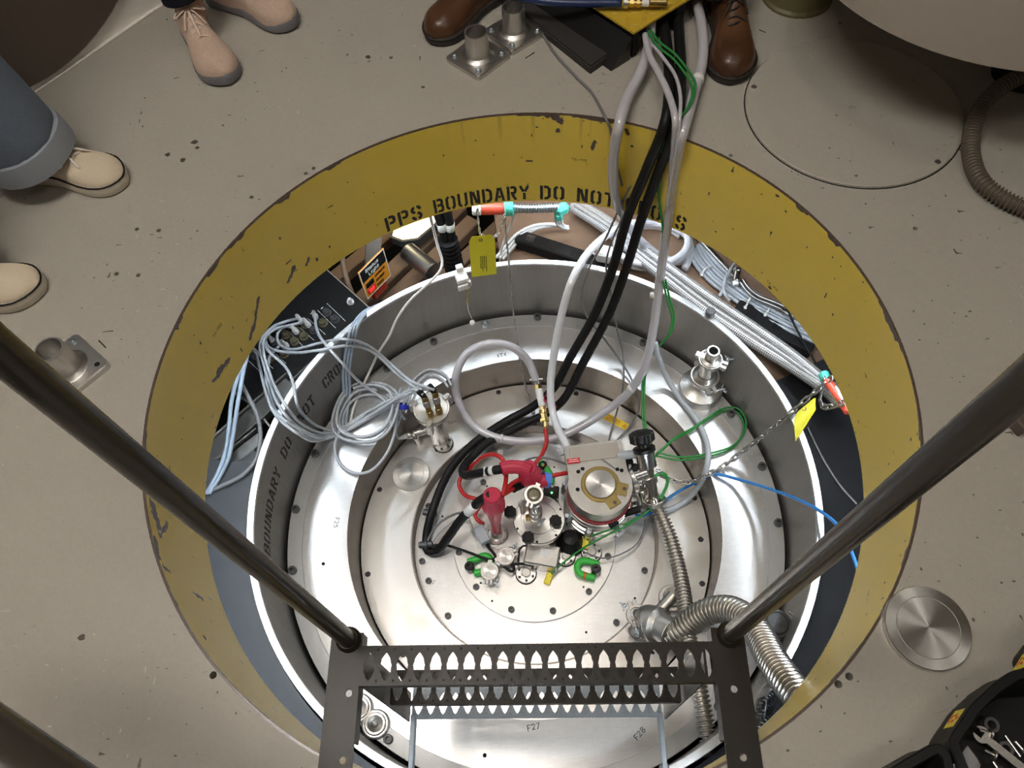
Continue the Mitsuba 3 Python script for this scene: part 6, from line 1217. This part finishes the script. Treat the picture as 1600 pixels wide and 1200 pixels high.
qd = np.stack([i_ * 14 + j_, (i_ + 1) * 14 + j_, (i_ + 1) * 14 + j_ + 1, i_ * 14 + j_ + 1], -1).reshape(-1, 4)
gf = np.vstack([qd[:, [0, 1, 2]], qd[:, [0, 2, 3]]])
solo('plastic_bag', 'crumpled clear plastic bag in the tool bin', 'bag', TM(np.vstack([gv, gv - (0, 0, .004)]), np.vstack([gf, gf[:, ::-1] + 196])), 'plastic_clear', True)

# ---------------------------------------------------------------- people
def shoe_outline(L, W_, side, n=40):
    t = np.array([0, .02, .06, .14, .25, .38, .5, .62, .72, .8, .88, .94, .98, 1.0]); w = np.array([0, .2, .48, .68, .72, .68, .70, .86, .98, 1.0, .9, .66, .36, 0]) * W_ / 2
    tt = (1 - np.cos(np.linspace(0, math.pi, n))) / 2
    ww = np.interp(tt, t, w); cc = side * .006 * np.sin(math.pi * tt) * (L / .29) - side * .010 * tt ** 2
    return tt * L, ww, cc
def make_shoe(par, heel, toe, W_, style, side, up_m, sole_m, lace_m):
    heel, toe = V(*heel), V(*toe)
    d = toe - heel; L = float(np.hypot(d[0], d[1]))
    m = trans((heel[0], heel[1], 0)) @ rotz(math.atan2(d[1], d[0]))
    k = uniq(par + '__shoe')
    labels[k] = {'label': {'canvas': 'cream canvas lace-up shoe', 'knit': 'beige knit running shoe with grey sole', 'boot': 'brown leather lace-up shoe'}[style]}
    x, w, c = shoe_outline(L, W_, side)
    hs = {'canvas': .030, 'knit': .026, 'boot': .024}[style]
    out = Polygon(np.r_[np.stack([x, c + w], 1), np.stack([x, c - w], 1)[::-1]]).buffer(.0008)
    secs = []
    for z, o in ((0.0, -.004), (.004, 0), (hs * .55, .001), (hs - .003, 0), (hs, -.003)):
        g = out.buffer(o); Lg = g.exterior.length; s0 = g.exterior.project(Point(L, 0))
        secs.append([(*g.exterior.interpolate((s0 + Lg * i / 64) % Lg).coords[0], z) for i in range(64)])
    secs = np.array(secs)
    if style == 'knit':
        secs[:, :, 2] += (np.clip(secs[:, :, 0] / L - .72, 0, 1) ** 2 * .06) + .004 * np.sin(secs[:, :, 0] / L * 14) * (secs[:, :, 2] > .01)
    part(k, 'sole', mv(loft(secs), m), sole_m, smooth=40)
    if style == 'canvas':
        g = out.buffer(-.0005); Lg = g.exterior.length
        part(k, 'dark_stripe', mv(sweep(np.array([(*g.exterior.interpolate(Lg * i / 90).coords[0], hs - .001) for i in range(90)]), .0019, 6, closed=True), m), 'black_rubber', smooth=True)
    if style == 'boot':
        g = out.buffer(.001); Lg = g.exterior.length
        part(k, 'welt', mv(sweep(np.array([(*g.exterior.interpolate(Lg * i / 90).coords[0], hs - .003) for i in range(90)]), .0022, 6, closed=True), m), 'sole_black', smooth=True)
    top = {'canvas': ([0, .05, .15, .28, .40, .50, .62, .75, .86, .94, 1], [.055, .080, .086, .084, .090, .080, .066, .056, .052, .046, .030]),
           'knit': ([0, .05, .15, .28, .40, .50, .62, .75, .86, .94, 1], [.07, .092, .092, .090, .100, .090, .074, .065, .062, .057, .040]),
           'boot': ([0, .05, .15, .28, .40, .50, .62, .75, .86, .94, 1], [.07, .11, .125, .125, .110, .092, .076, .068, .066, .058, .035])}[style]
    H = lambda t: np.interp(t, *top)
    xs = np.r_[np.linspace(.012, .9, 28), .93, .955, .975, .99]
    rings = []
    for t in xs:
        wi = np.interp(t * L, x, w) * (.95 if style != 'knit' else .99); ci = np.interp(t * L, x, c)
        h = H(t); g = np.linspace(0, math.pi, 17)
        e = .62 if t < .62 else .72
        yy = ci + wi * np.sign(np.cos(g)) * np.abs(np.cos(g)) ** .8 * (1 - (.30 if t < .5 else .12) * np.sin(g) ** 2)
        zz = hs - .006 + (h - hs + .006) * np.sin(g) ** e
        rings.append(np.stack([np.full(17, t * L), yy, zz], 1))
    part(k, 'upper', mv(loft(rings), m), up_m, smooth=50)
    lt = np.linspace(.50, .66, 4) if style == 'canvas' else np.linspace(.40, .62, 5) if style != 'knit' else np.linspace(.36, .64, 6)
    bars = []
    for i, t in enumerate(lt):
        wi = np.interp(t * L, x, w) * .48
        ci = np.interp(t * L, x, c)
        z = H(t) + .0015
        t2 = t + (.02 if i % 2 else -.02)
        bars.append(hose([(t * L, ci - wi, z - .010), (t * L + .002, ci - wi * .5, z - .001), (t * L, ci, z + .002), (t2 * L - .002, ci + wi * .5, z - .001), (t2 * L, ci + wi, z - .010)], (.0033 if style == 'canvas' else .0022), 6, .006))
        if style == 'knit': bars.append(hose([(t * L, ci + wi, z - .010), (t * L, ci, z + .001), ((t + .03) * L, ci - wi, z - .012)], .0018, 6, .006))
    t = .58 if style == 'canvas' else .40; z = H(t) + .004; ci = np.interp(t * L, x, c)
    if style == 'knit': bars.append(hose([(.33 * L, ci, H(.33) + .012), (.42 * L, ci, H(.42) + .005), (.52 * L, ci, H(.52) + .005), (.65 * L, ci, H(.65) + .003)], .0038, 8, .006))
    for s in (-1, 1):
        bars.append(hose([(t * L, ci, z), (t * L + .016, ci + s * .020, z + .003), (t * L + .010, ci + s * .038, z - .010), (t * L - .004, ci + s * .026, z - .004), (t * L, ci, z)], (.0034 if style == 'canvas' else .0022), 6, .005))
        bars.append(hose([(t * L, ci, z), (t * L + .022, ci + s * .012, z), (t * L + .046, ci + s * .026, H(t + .14) - .002)], (.0027 if style == 'canvas' else .0019), 6, .005))
    part(k, 'laces', mv(cat(*bars), m), lace_m, smooth=True)
    return m, L
def person(label, feet, hip, face, style, leg_m, cuff_m, cuff_r, cuff_z, shoe_ms, W_, ankle=False, an_off=.075):
    """a standing figure; feet = [(heel, toe)], hip = point under the pelvis, face = heading in degrees"""
    k = thing('person', label, 'person')
    f = math.radians(face)
    F_, S_ = np.array([math.cos(f), math.sin(f), 0]), np.array([-math.sin(f), math.cos(f), 0])
    hip = np.array([hip[0], hip[1], .92])
    J, B_ = {'pelvis': (hip + (0, 0, .03), .125), 'waist': (hip + (0, 0, .18), .118)}, [('pelvis', 'waist')]
    for i, (he, to) in enumerate(feet):
        s = 1 if i == 0 else -1
        he, to = V(he[0], he[1], 0), V(to[0], to[1], 0)
        d = (to - he) / np.linalg.norm(to - he)
        make_shoe(k, he, to, W_, style, s, *shoe_ms)
        an = he + d * an_off
        hj = hip + S_ * s * .085
        kn = (an + (0, 0, .0)) * .42 + hj * .58 + F_ * .03; kn[2] = .48
        J[f'h{i}'] = (hj, .098); J[f'k{i}'] = (kn, cuff_r * .90); J[f'a{i}'] = (an + (kn - an) / (kn - an)[2] * (cuff_z + .075), cuff_r * .955)
        B_ += [('pelvis', f'h{i}'), (f'h{i}', f'k{i}'), (f'k{i}', f'a{i}')]
        n = 24
        rings = []
        axis = (kn - an); axis = axis / axis[2]
        for z, r in ((cuff_z, cuff_r * .94), (cuff_z + .004, cuff_r), (cuff_z + .030, cuff_r * 1.01), (cuff_z + .058, cuff_r * .985), (cuff_z + .062, cuff_r * .92), (cuff_z + .05, cuff_r * .88)):
            c = an + axis * z
            rings.append([(c[0] + (r * math.cos(a) * (1.0 + .02 * math.sin(3 * a))), c[1] + r * math.sin(a), z + .010 * math.sin(a + 1 + i)) for a in np.linspace(0, 2 * math.pi, n, endpoint=False)])
        part(k, 'trouser_cuff', loft(rings, cap=False), cuff_m, smooth=40)
        part(k, 'ankle', hose([an + (0, 0, .045), an + axis * .10, an + axis * .16], .034 if ankle else .030, 16), 'skin', smooth=True)
    part(k, 'trousers', blob(J, B_, .03, 6), leg_m, smooth=True)
    sh = hip + (0, 0, .50)
    J = {'w': (hip + (0, 0, .12), .120), 'c': (hip + (0, 0, .36) + F_ * .01, .135), 'n0': (sh + (0, 0, .02), .06)}
    B_ = [('w', 'c'), ('c', 'n0')]
    arms, AB = {}, []
    for s in (1, -1):
        J[f's{s}'] = (sh + S_ * s * .175, .06); J[f'e{s}'] = (sh + S_ * s * .21 + (0, 0, -.28) + F_ * .02, .045); J[f'w{s}'] = (sh + S_ * s * .20 + (0, 0, -.50) + F_ * .08, .034)
        B_ += [('c', f's{s}'), ('n0', f's{s}'), (f's{s}', f'e{s}'), (f'e{s}', f'w{s}')]
    part(k, 'shirt', blob(J, B_, .03, 6), 'shirt_cloth', smooth=True)
    J, B_ = {}, []
    hd = sh + (0, 0, .22) + F_ * .03
    J.update({'n1': (sh + (0, 0, .02), .05), 'n2': (sh + (0, 0, .12) + F_ * .015, .048), 'sk': (hd + (0, 0, .03), .082), 'fc': (hd + F_ * .03 + (0, 0, -.03), .062), 'ch': (hd + F_ * .055 + (0, 0, -.085), .026), 'no': (hd + F_ * .102 + (0, 0, -.01), .009), 'nb': (hd + F_ * .09 + (0, 0, .02), .010)})
    B_ += [('n1', 'n2'), ('n2', 'sk'), ('sk', 'fc'), ('fc', 'ch'), ('fc', 'no'), ('no', 'nb')]
    for s in (1, -1): J[f'er{s}'] = (hd + S_ * s * .080, .014); J[f'er2{s}'] = (hd + S_ * s * .086 + (0, 0, .03), .013); B_ += [(f'er{s}', f'er2{s}')]
    part(k, 'head', blob(J, B_, .012, 4), 'skin', smooth=True)
    part(k, 'hair', blob({'a': (hd + (0, 0, .045) - F_ * .012, .086), 'b': (hd + (0, 0, .0) - F_ * .03, .078), 'c': (hd + (0, 0, .075) + F_ * .03, .060)}, [('a', 'b'), ('a', 'c')], .015, 4), 'brown_paint', smooth=True)
    for s in (1, -1):
        wr = sh + S_ * s * .20 + (0, 0, -.51) + F_ * .085
        J, B_ = {'w': (wr, .026), 'p1': (wr + (0, 0, -.045) + F_ * .022, .018), 'p2': (wr + (0, 0, -.045) - F_ * .018, .017), 'q1': (wr + (0, 0, -.088) + F_ * .030, .0105), 'q2': (wr + (0, 0, -.086) - F_ * .022, .0095)}, [('w', 'p1'), ('w', 'p2'), ('p1', 'p2'), ('p1', 'q1'), ('p2', 'q2'), ('q1', 'q2')]
        for i in range(4):
            o = wr + (0, 0, -.090) + F_ * (.030 - .0175 * i); l = (.036, .042, .039, .030)[i]
            J[f'f{i}a'] = (o, .009); J[f'f{i}b'] = (o + (0, 0, -l) - S_ * s * .006, .0085); J[f'f{i}c'] = (o + (0, 0, -l * 1.75) - S_ * s * .020, .0075)
            B_ += [(f'f{i}a', f'f{i}b'), (f'f{i}b', f'f{i}c')]
        J['t1'] = (wr + (0, 0, -.03) + F_ * .030, .012); J['t2'] = (wr + (0, 0, -.062) + F_ * .052 - S_ * s * .008, .010); J['t3'] = (wr + (0, 0, -.088) + F_ * .060 - S_ * s * .016, .0085)
        B_ += [('w', 't1'), ('t1', 't2'), ('t2', 't3')]
        part(k, 'hand', blob(J, B_, .006, 3), 'skin', smooth=True)
    return k
person('person in wide blue grey jeans with turned-up cuffs and cream canvas shoes', [((-1.1274, 0.6574, 0.0000), (-0.8296, 0.5913, 0.0000)), ((-1.245, .345), (-0.9543, 0.2922, 0.0000))], (-1.16, .50), -10, 'canvas', 'denim', 'denim_cuff', .100, .068, ('canvas', 'sole_cream', 'lace_white'), .106, an_off=.115)
person('person in dark navy trousers and beige knit running shoes', [((-.735, 1.235), (-0.4808, 1.0807, 0.0000)), ((-.765, 1.150), (-0.6446, 0.8730, 0.0000))], (-.64, 1.13), -50, 'knit', 'navy_cloth', 'navy_cloth', .058, .115, ('knit', 'sole_grey', 'lace_tan'), .100, True)
person('person in black trousers and brown leather lace-up shoes', [((.575, 1.035), (0.5478, 0.7284, 0.0000)), ((.075, 1.185), (-0.1610, 0.9739, 0.0000))], (.33, 1.22), -95, 'boot', 'black_cloth', 'black_cloth', .070, .09, ('leather', 'sole_black', 'sole_black'), .112)
